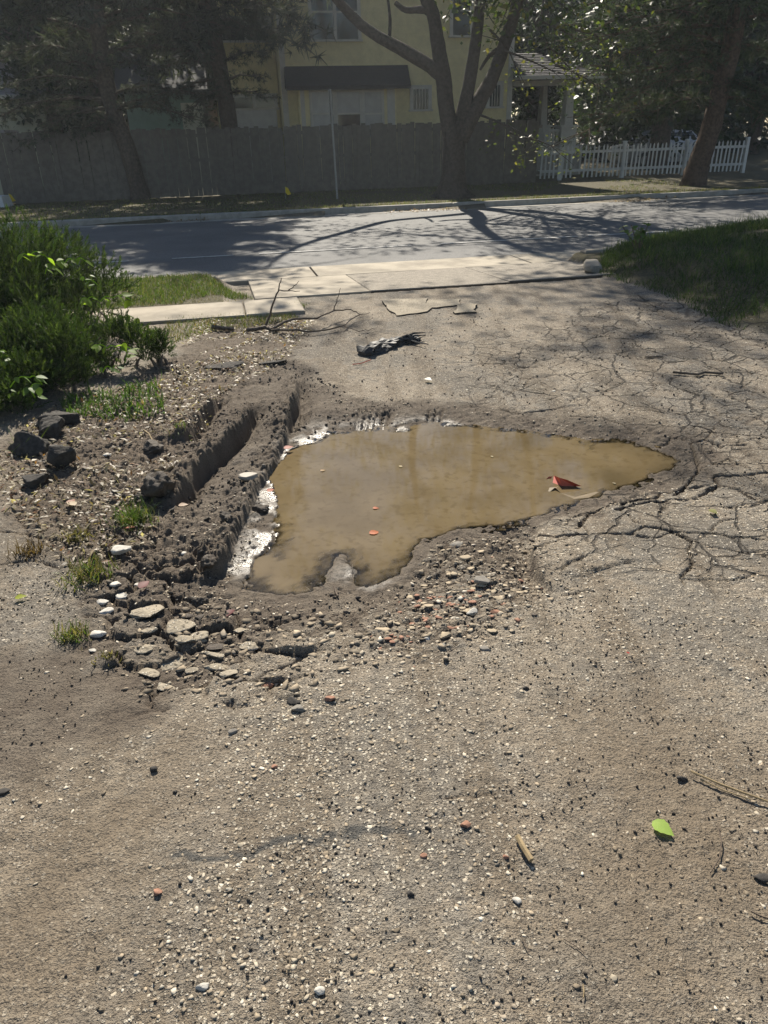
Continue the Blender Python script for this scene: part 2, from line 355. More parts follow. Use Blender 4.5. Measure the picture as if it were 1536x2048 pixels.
def features(x, y):
    """height and material masks (mud, wet, dust, exposed aggregate, litter, far grass soil) at points"""
    u, v = xy2uv(x, y)
    z = .018*fbm(x, y, .45, 2, 3)*sst(7.5, 3, y)
    near = (y > -.5) & (y < 10.5) & (np.abs(x) < 7)
    Z = np.zeros(x.shape)
    mud = np.zeros(x.shape); wet = mud.copy(); dust = mud.copy(); expo = mud.copy(); lit = mud.copy()
    xs, ys = x[near], y[near]
    if xs.size:
        n2 = fbm(xs, ys, 2.2, 3, 11); n8 = fbm(xs, ys, 9, 3, 21); n25 = fbm(xs, ys, 27, 2, 31); n60 = fbm(xs, ys, 62, 2, 41)
        jx = xs+.028*vn(xs*4.3, ys*4.3, 51)+.004*n25; jy = ys+.028*vn(xs*4.3, ys*4.3, 61)+.004*n25
        def soft(poly, s, amp=.1):
            r = np.zeros(xs.shape); m = local(xs, ys, poly, s*2+.3)
            d = sd_poly(xs[m], ys[m], poly)+amp*n8[m]+amp*.8*n2[m]; r[m] = 1-sst(-s*.5, s*.5, d); return r
        m_ = soft(MUDP, .5, .18); rb = soft(RUBB, .2, .08); lt = soft(LITT, .4, .15)
        dry = soft(DRYF, .5, .2)
        du = np.clip(soft(DIRT1, .6, .12)+soft(DIRT2, .6, .12), 0, 1); ex = soft(EXPO, .5, .2)
        n120 = vn(xs*118, ys*118, 45); zz = .004*n8+.0032*n25+.0026*n60+.0016*n120*(ys < 3.3)
        zz += m_*(.008*n8*(1+n2)+.009*np.abs(n25)+.005*n60)
        zz += rb*(.008*n8+.006*np.abs(n25)+.003*n60)
        for poly, cell, hgtv, gap, gw, sdv in ((PLAT, .15, .012, .03, .008, 3), (FLAK, .042, .006, .008, .004, 8)):
            m = local(xs, ys, poly, .3); wv_ = 1-sst(-.08, .1, sd_poly(xs[m], ys[m], poly)+.08*n8[m]); wob = .02 if cell > .08 else .008
            e, idv, ox, oy = voro((xs[m]+wob*vn(xs[m]*22, ys[m]*22, 7)+.006*n60[m])*.75, ys[m]*1.15+wob*vn(xs[m]*22, ys[m]*22, 8)+.006*n60[m], cell, sdv)
            pl = sst(gw*.3, gw*1.5, e); keepc = (idv > -.75)
            q = zz[m]; q += wv_*((hgtv*idv+.16*idv*ox+.14*(idv*7 % 1-.5)*oy)*pl*keepc-gap*(1-pl*keepc)*(.6+.4*keepc)); zz[m] = q
            gapm = np.zeros(xs.shape) if cell > .08 else gapm; gapm[m] = np.maximum(gapm[m], wv_*(1-pl*keepc)*.85)
        zz += lt*(.028*n2+.014*np.abs(n25)+.01*n60)
        zz += -.02*du*(.5+.5*n2)
        # puddle basin
        dp = np.full(xs.shape, 9.0); m = local(xs, ys, PUD, .9); dp[m] = sd_poly(xs[m], ys[m], PUD)
        dpn = dp+.022*n8+.014*n25
        basin = np.where(dpn < 0, ZW-.012*sst(0, -.03, dpn)-.055*sst(-.02, -.4, dpn), ZW+(-ZW)*sst(-.02, .42, dpn))
        shore = np.exp(-(np.maximum(dpn, 0)/.05)**2)
        zz = zz*(1-.55*(dpn < 0.0))+basin
        # ruts
        for pts, drop, wd in RUTS:
            m = local(xs, ys, pts, .5)
            d, s, al = sd_line(jx[m], jy[m], pts); ds = -d*s
            end = sst(0, .1, al)*(1-sst(.9, 1, al))
            st_ = sst(-.004, .036, ds); prof = .5*drop*np.where(ds < 0, np.exp(-(ds/.11)**2), 1)*(1-st_)-drop*np.exp(-(np.maximum(ds, 0)/wd)**2)*st_
            q = zz[m]; q += prof*end*(1+.25*n8[m]+.22*n25[m]+.12*n60[m])+end*np.exp(-(ds/.1)**2)*(.012*np.abs(n25[m])+.007*n60[m]); zz[m] = np.where(dp[m] < .02, np.minimum(q, np.maximum(zz[m], ZW-.02)), q)
        # broken edge of the asphalt
        m = local(xs, ys, SLAB, 1.0); d, s, al = sd_line(jx[m], jy[m], SLAB)
        ds = d*s; q = zz[m]; st_ = sst(-.008, .014, ds); q += (.024*np.where(ds < 0, np.exp(-(ds/.35)**2), 1)*(1-st_)-.05*np.exp(-(np.maximum(ds, 0)/.15)**2)*st_)*(1-sst(.66, .98, al))*sst(.08, .3, al); zz[m] = q
        crk = np.zeros(xs.shape)
        m = local(xs, ys, CRZ, .3); cz = (1-sst(-.3, .2, sd_poly(xs[m], ys[m], CRZ)+.2*n2[m]))
        for cell, wdt, dpt, sdv, th in ((.34, .0045, .016, 13, -.12), (.17, .003, .008, 23, .02)):
            e, idv, _, _ = voro(xs[m]+.05*vn(xs[m]*7, ys[m]*7, 3+sdv)+.018*n25[m], (ys[m]+.05*vn(xs[m]*7, ys[m]*7, 4+sdv)+.018*n25[m])*1.25, cell, sdv)
            g = np.exp(-(e/(wdt*(1+.6*n25[m])+.0012*(ys[m]-2)))**2)*cz*sst(th, th+.22, fbm(xs[m], ys[m], 1.7, 2, sdv)); q = zz[m]; q -= dpt*g; zz[m] = q; q = crk[m]; crk[m] = np.maximum(q, .85*g)
        for pts, hw, dep in CRACKS:
            m = local(xs, ys, pts, .06)
            if not m.any(): continue
            d, s, al = sd_line(xs[m]+.3*(jx[m]-xs[m])+.006*vn(xs[m]*45, ys[m]*45, 5), ys[m]+.3*(jy[m]-ys[m])+.006*vn(xs[m]*45, ys[m]*45, 6), pts)
            wv = .9*hw*(1+.7*vn(al*14, al*0+hw*999, 9))
            g = np.exp(-(d/np.maximum(wv, .0035))**2)*(1-.4*sst(.8, 1, al))
            q = zz[m]; q -= 1.35*dep*g; zz[m] = q; q = crk[m]; crk[m] = np.maximum(q, g)
        flat = ZW+.004+.009*np.maximum(n25, -.3)+.006*np.maximum(n8, 0)+.02*sst(.05, .2, dpn)
        zz = np.where((dpn > .012) & (dpn < .19) & (xs < -.2), np.maximum(zz, flat+.005*n60), zz)
        wf = np.clip(1.15*sst(.15, -.35, xs)+.75*sst(3.75, 4.0, ys)*sst(1.2, .2, xs)+.22, 0, 1.2)*(1+.5*n2)*(1-.8*sst(2.95, 2.7, ys)*sst(-.45, -.3, xs))
        wt = np.exp(-np.maximum(dpn, 0)/(.085*wf+.004))*m_
        wt = np.clip(wt+.0*n2, 0, 1)
        up = sst(ZW+.045, ZW+.004, zz)*sst(.3*wf+.02, .02, dp)
        wt = np.clip(np.maximum(wt*.75, up), 0, 1)
        gl = np.clip(1.1*sst(-.22, -.4, xs)*sst(2.55, 2.75, ys)+.9*sst(3.9, 4.1, ys)*sst(.9, .3, xs)*sst(-.15, .25, n2+.5*n8)+1.0*np.exp(-((xs+.09)**2+(ys-2.62)**2)/.02), 0, 1)
        damp = wt.copy(); wt = wt*gl*sst(-.35, .15, n8+.4*n25)
        dk1 = soft(DARK1, .35, .1)
        Z[near] = zz
        mud[near] = np.clip(np.maximum(m_, lt*.8)*(1-.75*dry*(1-sst(.5, .15, dp)))+.95*crk+gapm+damp+.75*dk1, 0, 1); wet[near] = wt; dust[near] = du; expo[near] = ex; lit[near] = lt
    # street dip, kerbs, banks
    drv = sst(-.2, .15, u)*(1-sst(4.7, 5.0, u))          # where the driveway crosses the verge
    apr = np.interp(v, [V_APR, V_JOINT, V_ASPH], [0, Z_ST-.01, Z_ST-.01])
    side = np.where(v > V_JOINT+.06, Z_ST-.03, .03*sst(V_APR-.6, V_APR, v))
    zs = np.where(v < V_FAR+.07, drv*(apr-.03*(v > V_APR))+(1-drv)*side, .02+.03*sst(V_FAR, V_FAR+3, v))
    far = sst(V_APR-.5, V_APR, v)
    Z = Z*(1-far)+zs*sst(V_APR-1.2, V_APR-.2, v)
    nb = (x > 1.5) & (x < 30) & (y > 4) & (y < 16)
    bank = np.zeros(x.shape)
    if nb.any():
        d = sd_poly(x[nb], y[nb], BANK); b = sst(.05, -.9, d+.1*fbm(x[nb], y[nb], 3, 2, 5)); bank[nb] = sst(.1, -.15, d); q = Z[nb]; Z[nb] = np.where(b > 0, np.maximum(q, 0)*1+.17*b+.03*fbm(x[nb], y[nb], 2, 2, 6)*b, q)
    z = z+Z
    soil = np.maximum(bank, np.where((v > V_APR-.7) & (drv < .5) & (v < V_JOINT+.06), 1.0, 0)); soil = np.maximum(soil, (v > V_FAR)*1.0)
    soil = np.maximum(soil, sst(-2.2, -2.8, x)*sst(4, 5, y))
    return z, mud, wet, dust, expo, lit, soil
def crackzone(x, y):
    r = np.zeros(x.shape); m = local(x, y, CRZ, .4); r[m] = 1-sst(-.25, .25, sd_poly(x[m], y[m], CRZ)+.2*fbm(x[m], y[m], 2.2, 3, 11)); return r
def hgt(x, y):
    return float(features(np.array([float(x)]), np.array([float(y)]))[0][0])
def hgts(x, y): return features(np.asarray(x, float), np.asarray(y, float))[0]

def axis(segs):
    out = []
    for a, b, s in segs: n = max(1, int(round((b-a)/s))); out += list(np.linspace(a, b, n, endpoint=False))
    return out
gx = axis([(-2.4, -1.9, .016), (-1.9, -1.45, .012), (-1.45, 2.0, .0088), (2.0, 2.7, .015), (2.7, 4.6, .035)])+[4.6]
a, s = 4.6, .05
while a < 400: s *= 1.22; a += s; gx.append(a)
a, s, L = -2.4, .03, []
while a > -400: s *= 1.16; a -= s; L.append(a)
gx = np.array(L[::-1]+gx)
gy = axis([(.7, 3.2, .0075), (3.2, 4.6, .0088), (4.6, 6.2, .016), (6.2, 9.2, .028), (9.2, 12, .05)])+[12.0]
a, s = 12, .06
while a < 400: s *= 1.1; a += s; gy.append(a)
a, s, L = .7, .01, []
while a > -60: s *= 1.25; a -= s; L.append(a)
gy = np.array(L[::-1]+gy)
X, Y = np.meshgrid(gx, gy); nx, ny = len(gx), len(gy)
gz, mud, wet, dust, expo, lit, soil = features(X.ravel(), Y.ravel())
idx = np.arange(nx*ny).reshape(ny, nx)
quads = np.stack([idx[:-1, :-1], idx[:-1, 1:], idx[1:, 1:], idx[1:, :-1]], -1).reshape(-1, 4)
gm = mesh_np('ground', np.stack([X.ravel(), Y.ravel(), gz], 1), quads, np.stack([mud, wet, dust, expo], 1), True)
ca = gm.color_attributes.new('Col2', 'FLOAT_COLOR', 'POINT')
# tar strips of an old crack repair
tar = np.zeros(X.size); xr, yr = X.ravel(), Y.ravel(); m = (yr > .9) & (yr < 2.6) & (np.abs(xr) < 1.2)
for pl in ([(345,1712),(400,1716),(500,1718)], [(505,1708),(555,1680),(640,1685),(660,1670)], [(690,1672),(760,1664),(830,1668)]):
    d, _, _ = sd_line(xr[m]+.012*vn(xr[m]*40, yr[m]*40, 3), yr[m]+.012*vn(xr[m]*40, yr[m]*40, 4), P(pl)); tar[m] = np.maximum(tar[m], sst(.016, .006, d))
ca.data.foreach_set('color', np.stack([lit, soil, tar, crackzone(xr, yr)], 1).astype(np.float32).ravel())

c3 = gm.color_attributes.new('Col3', 'FLOAT_COLOR', 'POINT'); m = local(xr, yr, PUD, .1); sub_ = np.zeros(X.size); sub_[m] = sst(.03, -.02, sd_poly(xr[m], yr[m], PUD))*sst(ZW+.004, ZW-.004, gz[m])
c3.data.foreach_set('color', np.stack([sub_, sub_, sub_, sub_], 1).astype(np.float32).ravel())
def ground_material():
    t = NT('dusty_cracked_asphalt'); p = t.pos()
    c1 = t.n('VertexColor', layer_name='Col'); c2 = t.n('VertexColor', layer_name='Col2')
    s1 = t.n('SeparateColor', {0: c1.outputs[0]}); s2 = t.n('SeparateColor', {0: c2.outputs[0]})
    mud, wet, dust, expo = s1.outputs[0], s1.outputs[1], s1.outputs[2], c1.outputs[1]
    lit, soil, tar = s2.outputs[0], s2.outputs[1], s2.outputs[2]
    nA = t.noise(1.1, 4); nB = t.noise(5.5, 5, .6); nC = t.noise(38, 4, .65); nD = t.noise(150, 3, .6); nE = t.noise(420, 2)
    nF = t.noise(15, 5, .65)
    tan = t.mix(t.ramp(nB, .3, .7), (.268, .222, .166), (.385, .328, .252))
    gry = t.mix(t.ramp(nC, .3, .7), (.14, .126, .107), (.275, .25, .21))
    pat = t.ramp(t.math('ADD', t.math('MULTIPLY', nA, .4), t.math('ADD', t.math('MULTIPLY', nB, .35), t.math('MULTIPLY', nF, .25))), .46, .56)
    base = t.mix(pat, tan, gry)
    base = t.mix(t.math('MULTIPLY', expo, .6), base, gry)
    base = t.mix(t.math('MULTIPLY', dust, .85), base, t.mix(t.ramp(nF, .3, .7), (.135, .104, .070), (.228, .18, .126)))
    sv = t.n('VectorMath', {0: p, 1: (4.2, .55, 1.0)}, operation='MULTIPLY').outputs[0]; nS = t.noise(1.0, 4, .6, sv)
    base = t.mix(t.math('MULTIPLY', t.ramp(nS, .47, .60), .72), base, t.mix(nB, (.15, .118, .082), (.215, .172, .122)))
    base = t.mix(t.math('MULTIPLY', t.ramp(nA, .52, .66), .5), base, t.mix(nF, (.12, .104, .084), (.22, .192, .152)))
    base = t.mix(t.math('MULTIPLY', t.ramp(nB, .56, .7), .35), base, (.43, .36, .265))
    # small embedded stones
    v1 = t.n('TexVoronoi', {'Vector': p, 'Scale': 85.0, 'Randomness': 1.0}); v2 = t.n('TexVoronoi', {'Vector': p, 'Scale': 190.0})
    r1 = t.n('SeparateColor', {0: v1.outputs['Color']}).outputs[0]; r2 = t.n('SeparateColor', {0: v2.outputs['Color']}).outputs[1]
    st1 = t.math('MULTIPLY', t.ramp(v1.outputs['Distance'], .46, .36), t.ramp(t.math('ADD', r1, t.math('MULTIPLY', expo, .3)), .66, .70))
    st2 = t.math('MULTIPLY', t.ramp(v2.outputs['Distance'], .48, .30), t.ramp(r2, .55, .6))
    keep = t.math('SUBTRACT', 1.0, t.math('MAXIMUM', mud, t.math('MULTIPLY', dust, .85)), True)
    st1 = t.math('MULTIPLY', st1, keep); st2 = t.math('MULTIPLY', st2, keep)
    stone = t.mix(r1, (.36, .31, .235), (.64, .575, .465))
    base = t.mix(t.math('MULTIPLY', st2, .55), base, t.mix(r2, (.10, .09, .08), (.42, .385, .32)))
    base = t.mix(t.math('MULTIPLY', st1, .85), base, stone)
    base = t.mix(t.math('MULTIPLY', t.ramp(nD, .53, .62), .8), base, (.06, .05, .038))
    base = t.mix(t.math('MULTIPLY', t.ramp(nF, .52, .7), .4), base, (.11, .095, .075))
    base = t.mix(t.math('MULTIPLY', t.ramp(nE, .35, .62), .3), base, (.14, .12, .095))
    mudc = t.mix(t.ramp(nB, .3, .7), t.mix(nC, (.082, .064, .048), (.125, .101, .078)), t.mix(nC, (.12, .098, .074), (.19, .158, .122)))
    mudc = t.mix(t.ramp(nD, .45, .75), mudc, (.055, .043, .034))
    base = t.mix(t.ramp(mud, .1, .9), base, mudc)
    litc = t.mix(t.ramp(nD, .35, .7), (.06, .046, .034), (.24, .19, .14))
    base = t.mix(t.math('MULTIPLY', lit, .6), base, litc)
    base = t.mix(wet, base, t.mix(nC, (.050, .040, .029), (.085, .068, .05)))
    base = t.mix(soil, base, t.mix(t.ramp(nC, .3, .7), (.06, .05, .03), (.13, .115, .06)))
    base = t.mix(t.math('MULTIPLY', tar, .85), base, t.mix(nC, (.045, .047, .046), (.095, .095, .09)))
    zc = c2.outputs[1]; dv = t.n('VectorMath', {0: p, 1: t.n('VectorMath', {0: t.n('TexNoise', {'Vector': p, 'Scale': 6.0, 'Detail': 3.0}).outputs[1], 1: (.10, .10, 0)}, operation='MULTIPLY').outputs[0]}, operation='ADD').outputs[0]
    def cracks(scale, wdt, lo, hi):
        e = t.n('TexVoronoi', {'Vector': dv, 'Scale': scale}, feature='DISTANCE_TO_EDGE').outputs[0]
        return t.math('MULTIPLY', t.math('MULTIPLY', t.ramp(e, wdt, wdt*.35), t.ramp(t.noise(scale*.45, 3), lo, hi)), zc)
    ck = t.math('MAXIMUM', cracks(2.7, .022, .36, .44), t.math('MULTIPLY', cracks(6.2, .034, .46, .54), .8), True)
    base = t.mix(t.math('MULTIPLY', ck, .85), base, (.035, .029, .023))
    sub = t.n('SeparateColor', {0: t.n('VertexColor', layer_name='Col3').outputs[0]}).outputs[0]
    base = t.mix(sub, base, t.mix(nC, (.11, .08, .04), (.16, .118, .06)))
    rough = t.math('SUBTRACT', .92, t.math('MULTIPLY', wet, t.math('ADD', .52, t.math('MULTIPLY', nC, .35))))
    hgt_ = t.math('ADD', t.math('MULTIPLY', nC, .9), t.math('ADD', t.math('MULTIPLY', nD, .75), t.math('ADD', t.math('MULTIPLY', nE, .3), t.math('ADD', t.math('MULTIPLY', st1, .55), t.math('SUBTRACT', t.math('MULTIPLY', st2, .3), t.math('MULTIPLY', ck, 1.4))))))
    nrm = t.bump(hgt_, t.math('SUBTRACT', 1.0, t.math('MULTIPLY', wet, .7)), .011)
    return t.done(t.pbr(col=base, rough=rough, spec=t.math('ADD', .25, t.math('MULTIPLY', wet, .35)), normal=nrm))
ground = struct(obj('ground', gm, ground_material()))

# ------------------------------------------------------------------ puddle
px0, py0 = PUD.min(0)-.25; px1, py1 = PUD.max(0)+.25
wx = np.arange(px0, px1, .02); wy = np.arange(py0, py1, .02); WX, WY = np.meshgrid(wx, wy)
wd = sd_poly(WX.ravel(), WY.ravel(), PUD); wz = hgts(WX.ravel(), WY.ravel()); dep = np.clip(ZW-wz, 0, 1)
keep = (wd < .07).reshape(WX.shape); kf = keep[:-1, :-1] & keep[1:, 1:] & keep[:-1, 1:] & keep[1:, :-1]
wi = np.arange(WX.size).reshape(WX.shape)
wq = np.stack([wi[:-1, :-1], wi[:-1, 1:], wi[1:, 1:], wi[1:, :-1]], -1)[kf]
used = np.unique(wq); remap = np.full(WX.size, -1); remap[used] = np.arange(len(used))
wme = mesh_np('puddle', np.stack([WX.ravel(), WY.ravel(), np.full(WX.size, ZW)], 1)[used], remap[wq], np.stack([dep*10, dep*0, dep*0], 1)[used], True)
def water_material():
    t = NT('muddy_water'); d = t.n('SeparateColor', {0: t.n('VertexColor', layer_name='Col').outputs[0]}).outputs[0]
    nA = t.noise(3.2, 3); nB = t.noise(22, 3)
    silt = t.mix(t.ramp(nA, .3, .7), (.112, .083, .043), (.150, .113, .061))
    silt = t.mix(t.math('MULTIPLY', t.ramp(nB, .5, .68), .6), silt, (.095, .068, .032))
    dif = t.pbr(col=silt, rough=.05, ior=1.33, spec=.5, normal=t.bump(t.noise(6, 2), .05, .004))
    tr = t.n('BsdfTransparent', {'Color': (.80, .68, .48, 1)})
    gl = t.n('BsdfGlossy', {'Roughness': .035}); fr = t.n('Fresnel', {'IOR': 1.33})
    thin = t.n('MixShader', {0: fr.outputs[0]}); t.t.links.new(tr.outputs[0], thin.inputs[1]); t.t.links.new(gl.outputs[0], thin.inputs[2])
    mx = t.n('MixShader', {0: t.ramp(d, .0, .14)}); t.t.links.new(thin.outputs[0], mx.inputs[1]); t.t.links.new(dif.outputs[0], mx.inputs[2])
    return t.done(mx)
puddle = struct(obj('puddle', wme, water_material()), label='brown muddy puddle filling the pothole')

# ------------------------------------------------------------------ street, kerbs, apron, path
def street_material():
    t = NT('street_asphalt'); nA = t.noise(.7, 3); nC = t.noise(40, 3); nD = t.noise(160, 2)
    b = t.mix(t.ramp(nA, .35, .65), (.092, .091, .089), (.138, .136, .131)); b = t.mix(t.ramp(nC, .4, .7), b, (.075, .078, .08)); b = t.mix(t.math('MULTIPLY', t.ramp(nD, .5, .7), .6), b, (.27, .265, .25))
    return t.done(t.pbr(col=b, rough=.78, spec=.32, normal=t.bump(t.math('ADD', nC, nD), .8, .006)))
MT['street'] = street_material()
def sheet(name, u0, u1, v0, v1, zf, mat, nu=120, nv=24, parent=None):
    us = np.linspace(u0, u1, nu); vs = np.linspace(v0, v1, nv); U, V = np.meshgrid(us, vs); x, y = uv2xy(U, V)
    i = np.arange(U.size).reshape(U.shape); q = np.stack([i[:-1, :-1], i[:-1, 1:], i[1:, 1:], i[1:, :-1]], -1).reshape(-1, 4)
    return obj(name, mesh_np(name, np.stack([x.ravel(), y.ravel(), zf(U, V).ravel()], 1), q, None, True), mat, parent)
road = struct(sheet('street', -120, 120, V_ASPH-.02, V_FAR-.40, lambda U, V: Z_ST+.05*np.sin(np.clip((V-V_ASPH)/(V_FAR-V_ASPH), 0, 1)*math.pi)+.004*fbm(U, V, .8, 2, 2), MT['street'], 900, 30))
crown = lambda v: Z_ST+.05*math.sin((v-V_ASPH)/(V_FAR-V_ASPH)*math.pi)
# worn painted line, in dashes left by wear
MT['linepaint'] = simple('worn_line_paint', (.50, .49, .46), .8, .35, 9, .3, .003)
rnd = random.Random(5); u = -9.0; lines = []
while u < 30:
    l = rnd.uniform(.9, 2.6); v = 12.62
    o = MB(); z = crown(v)+.009
    o.box(u, u+l, v-.035, v+.035, z-.004, z); vv = [(*uv2xy(p[0], p[1]), p[2]) for p in o.v]
    lines.append((vv, o.f)); u += l+rnd.uniform(.15, .7)
vs, fs = [], []
for vv, f in lines:
    b = len(vs); vs += vv; fs += [tuple(i+b for i in q) for q in f]
struct(obj('road_marking', mesh_pd('road_marking', vs, fs), MT['linepaint']))
def slab_box(name, mat, parent, u0, u1, v0, v1, zt0, zt1, th=.1, bev=.006, jit=0.0, sd=0):
    """a cast slab with softened edges whose top runs from zt0 (at v0) to zt1 (at v1)"""
    r = random.Random(sd); j = lambda: r.uniform(-jit, jit)
    P0 = [(u0+bev, v0+bev, zt0), (u1-bev, v0+bev, zt0+j()), (u1-bev, v1-bev, zt1+j()), (u0+bev, v1-bev, zt1)]
    P1 = [(u0, v0, zt0-bev), (u1, v0, zt0-bev), (u1, v1, zt1-bev), (u0, v1, zt1-bev)]
    P2 = [(u0, v0, zt0-th), (u1, v0, zt0-th), (u1, v1, zt1-th), (u0, v1, zt1-th)]
    v = [(*uv2xy(a, b), c) for a, b, c in P0+P1+P2]
    f = [(0, 1, 2, 3)]+[(k, 4+k, 4+(k+1) % 4, (k+1) % 4) for k in range(4)]+[(4+k, 8+k, 8+(k+1) % 4, 4+(k+1) % 4) for k in range(4)]
    f = [tuple(reversed(q)) if i else q for i, q in enumerate(f)]
    return obj(name, mesh_pd(name, v, f), mat, parent)
def place(name, kind='structure'):
    o = bpy.data.objects.new(name, None); C.objects.link(o); o['kind'] = kind; return o
gut = place('gutter')
for k, u in enumerate(np.arange(-38.4, 40, 3.05)): slab_box('concrete_panel', MT['concrete'], gut, u+.006, u+3.03, V_JOINT+.02, V_ASPH, Z_ST+.012, Z_ST+.006, .1, .006, .004, k)
fg = place('far_gutter')
for k, u in enumerate(np.arange(-40, 45, 3.05)): slab_box('concrete_panel', MT['concrete_gray'], fg, u+.006, u+3.04, V_FAR-.42, V_FAR-.02, Z_ST+.014, Z_ST+.01, .1, .006, .002, k)
fk = place('far_kerb')
for k, u in enumerate(np.arange(-40, 45, 3.05)): slab_box('kerb_stone', MT['concrete_gray'], fk, u+.004, u+3.046, V_FAR-.015, V_FAR+.15, .045, .05, .2, .02, .002, k)
nk = place('near_kerb')
for k, u in enumerate(np.arange(-38.4, -1.2, 3.05)): slab_box('kerb_stone', MT['concrete'], nk, u+.004, min(u+3.046, -.08), V_JOINT-.15, V_JOINT+.015, .015, .02, .2, .02, .002, k)
for k, u in enumerate(np.arange(5.0, 40, 3.05)): slab_box('kerb_stone', MT['concrete'], nk, u+.004, u+3.046, V_JOINT-.15, V_JOINT+.015, .07, .07, .25, .02, .002, k)
MT['apron_worn'] = chunk_mat('worn_apron', (.215, .19, .155), (.30, .265, .215), (.36, .33, .28))
ap = place('driveway_apron')
for k, (a_, b_) in enumerate(((.32, 1.62), (1.63, 3.3), (3.31, 5.0))): slab_box('concrete_panel', MT['concrete'] if k < 1 else MT['apron_worn'], ap, a_, b_, V_APR+.03+.05*k, V_JOINT, .012, Z_ST+.012, .12, .008, .006, k)
pw = place('path')
for k, (a_, b_) in enumerate(((-4.1, -2.56), (-2.545, -1.02), (-1.005, .42), (.435, 1.02))[:4]): slab_box('concrete_panel', MT['concrete'], pw, a_-.25, b_-.25, 7.62, 8.36, .03+.004*(k % 2), .032, .1, .008, .004, k+9)

# ================================================================== BACKGROUND: fences, houses
V_F = 25.0
def frame(u, v, z=0): x, y = uv2xy(u, v); return (x, y, z)
# --- wooden privacy fence, board by board
uL = W(10, 400, V_F)[0]; uR = W(1078, 370, V_F)[0]
ft = W(500, 266, V_F)[1]
fence = thing('privacy_fence', 'long weathered grey wooden board fence across the street', 'fence', frame(uL, V_F), A)
bw = .14; rnd = random.Random(3); nb = int((uR-uL)/bw)
bm_ = [MB().box(-bw/2+.002, bw/2-.002, -.01, .01, 0, h).build('board', MT['fence']) for h in (1.78, 1.81, 1.835)]
bmeshes = [b.data for b in bm_]
for b in bm_: bpy.data.objects.remove(b)
for k in range(nb):
    o = obj('board', rnd.choice(bmeshes), None, fence, ((k+.5)*bw+rnd.uniform(-.003, .003), rnd.uniform(-.004, .004), .05+rnd.uniform(0, .03)))
    o.rotation_euler = (rnd.uniform(-.004, .004), rnd.uniform(-.006, .006)+(.012 if rnd.random() < .1 else 0), 0)
for z in (.3, 1.0, 1.65): MB().box(0, uR-uL, .016, .056, z, z+.09).build('rail', MT['fence'], fence)
for k in range(int((uR-uL)/2.4)+1): MB().box(k*2.4, k*2.4+.09, .06, .15, -.1, 1.75).build('post', MT['fence'], fence)
# --- white picket fence
V_P = 25.7
pu = [W(x, 330, V_P)[0] for x in (1078, 1122, 1247, 1370, 1489)]
pf = thing('picket_fence', 'white picket fence beside the porch on the far side of street', 'fence', frame(pu[0], V_P), A)
L = pu[-1]-pu[0]
def picket_mesh(w, h, t):
    m = MB(); m.prism([(-w/2, 0, 0), (w/2, 0, 0), (w/2, 0, h-.06), (0, 0, h), (-w/2, 0, h-.06)], (0, t, 0)); return mesh_pd('picket', m.v, m.f)
pk = picket_mesh(.055, .98, .018)
n = int(L/.155)
for k in range(n):
    if k in (8, 9): continue
    o = obj('picket', pk, MT['white'], pf, ((k+.5)*.155+rnd.uniform(-.012, .012), 0, .12+rnd.uniform(-.01, .01)), (0, rnd.uniform(-.025, .025)+.02, 0))
for z in (.3, .86): MB().box(0, L, .022, .06, z, z+.08).build('rail', MT['white'], pf)
for q in pu[1:]:
    o = MB().box(q-pu[0]-.055, q-pu[0]+.055, .0, .11, 0, 1.16).build('post', MT['white'], pf)
    MB().box(q-pu[0]-.07, q-pu[0]+.07, -.015, .125, 1.16, 1.19, .02, .02).build('cap', MT['white'], o)
# --- yellow house
V_H = 29.0
def lap(m, u0, u1, v, z0, z1, h=.115, d=.014):
    """lapped siding: each board leans out at its foot"""
    z = z0
    while z < z1-1e-6:
        t = min(z+h, z1); b = len(m.v)
        m.v += [(u0, v-d, z), (u1, v-d, z), (u1, v, t), (u0, v, t), (u0, v, z), (u1, v, z)]
        m.f += [(b, b+1, b+2, b+3), (b, b+4, b+5, b+1)]; z = t
    return m
hu0 = W(566, 200, V_H)[0]; hu1 = W(1022, 200, V_H)[0]; HX = hu0
house = thing('yellow_house', 'two-storey yellow clapboard house behind the wooden fence', 'house', frame(HX, V_H), A)
hw = hu1-hu0
wall = lap(MB(), 0, hw, 0, -.1, 7.2)
wall.box(.01, hw-.01, .005, 9, -.1, 7.2); wall.build('wall', MT['yellow'], house)
def hp(px, py, v=V_H): u, z = W(px, py, v); return u-HX, z
rf = MB().prism([(-.6, -.6, 7.1), (hw+.6, -.6, 7.1), (hw+.6, 4.5, 10.4), (-.6, 4.5, 10.4)], (0, 0, .15)); rf.prism([(-.6, 9.6, 7.1), (-.6, 4.5, 10.4), (hw+.6, 4.5, 10.4), (hw+.6, 9.6, 7.1)], (0, 0, .15)); rf.build('roof', MT['darkroof'], house)
for a_, b_ in ((-.02, .16), (hw-.16, hw+.02)): MB().box(a_, b_, -.045, .0, -.1, 7.2).build('corner_trim', MT['trim'], house)
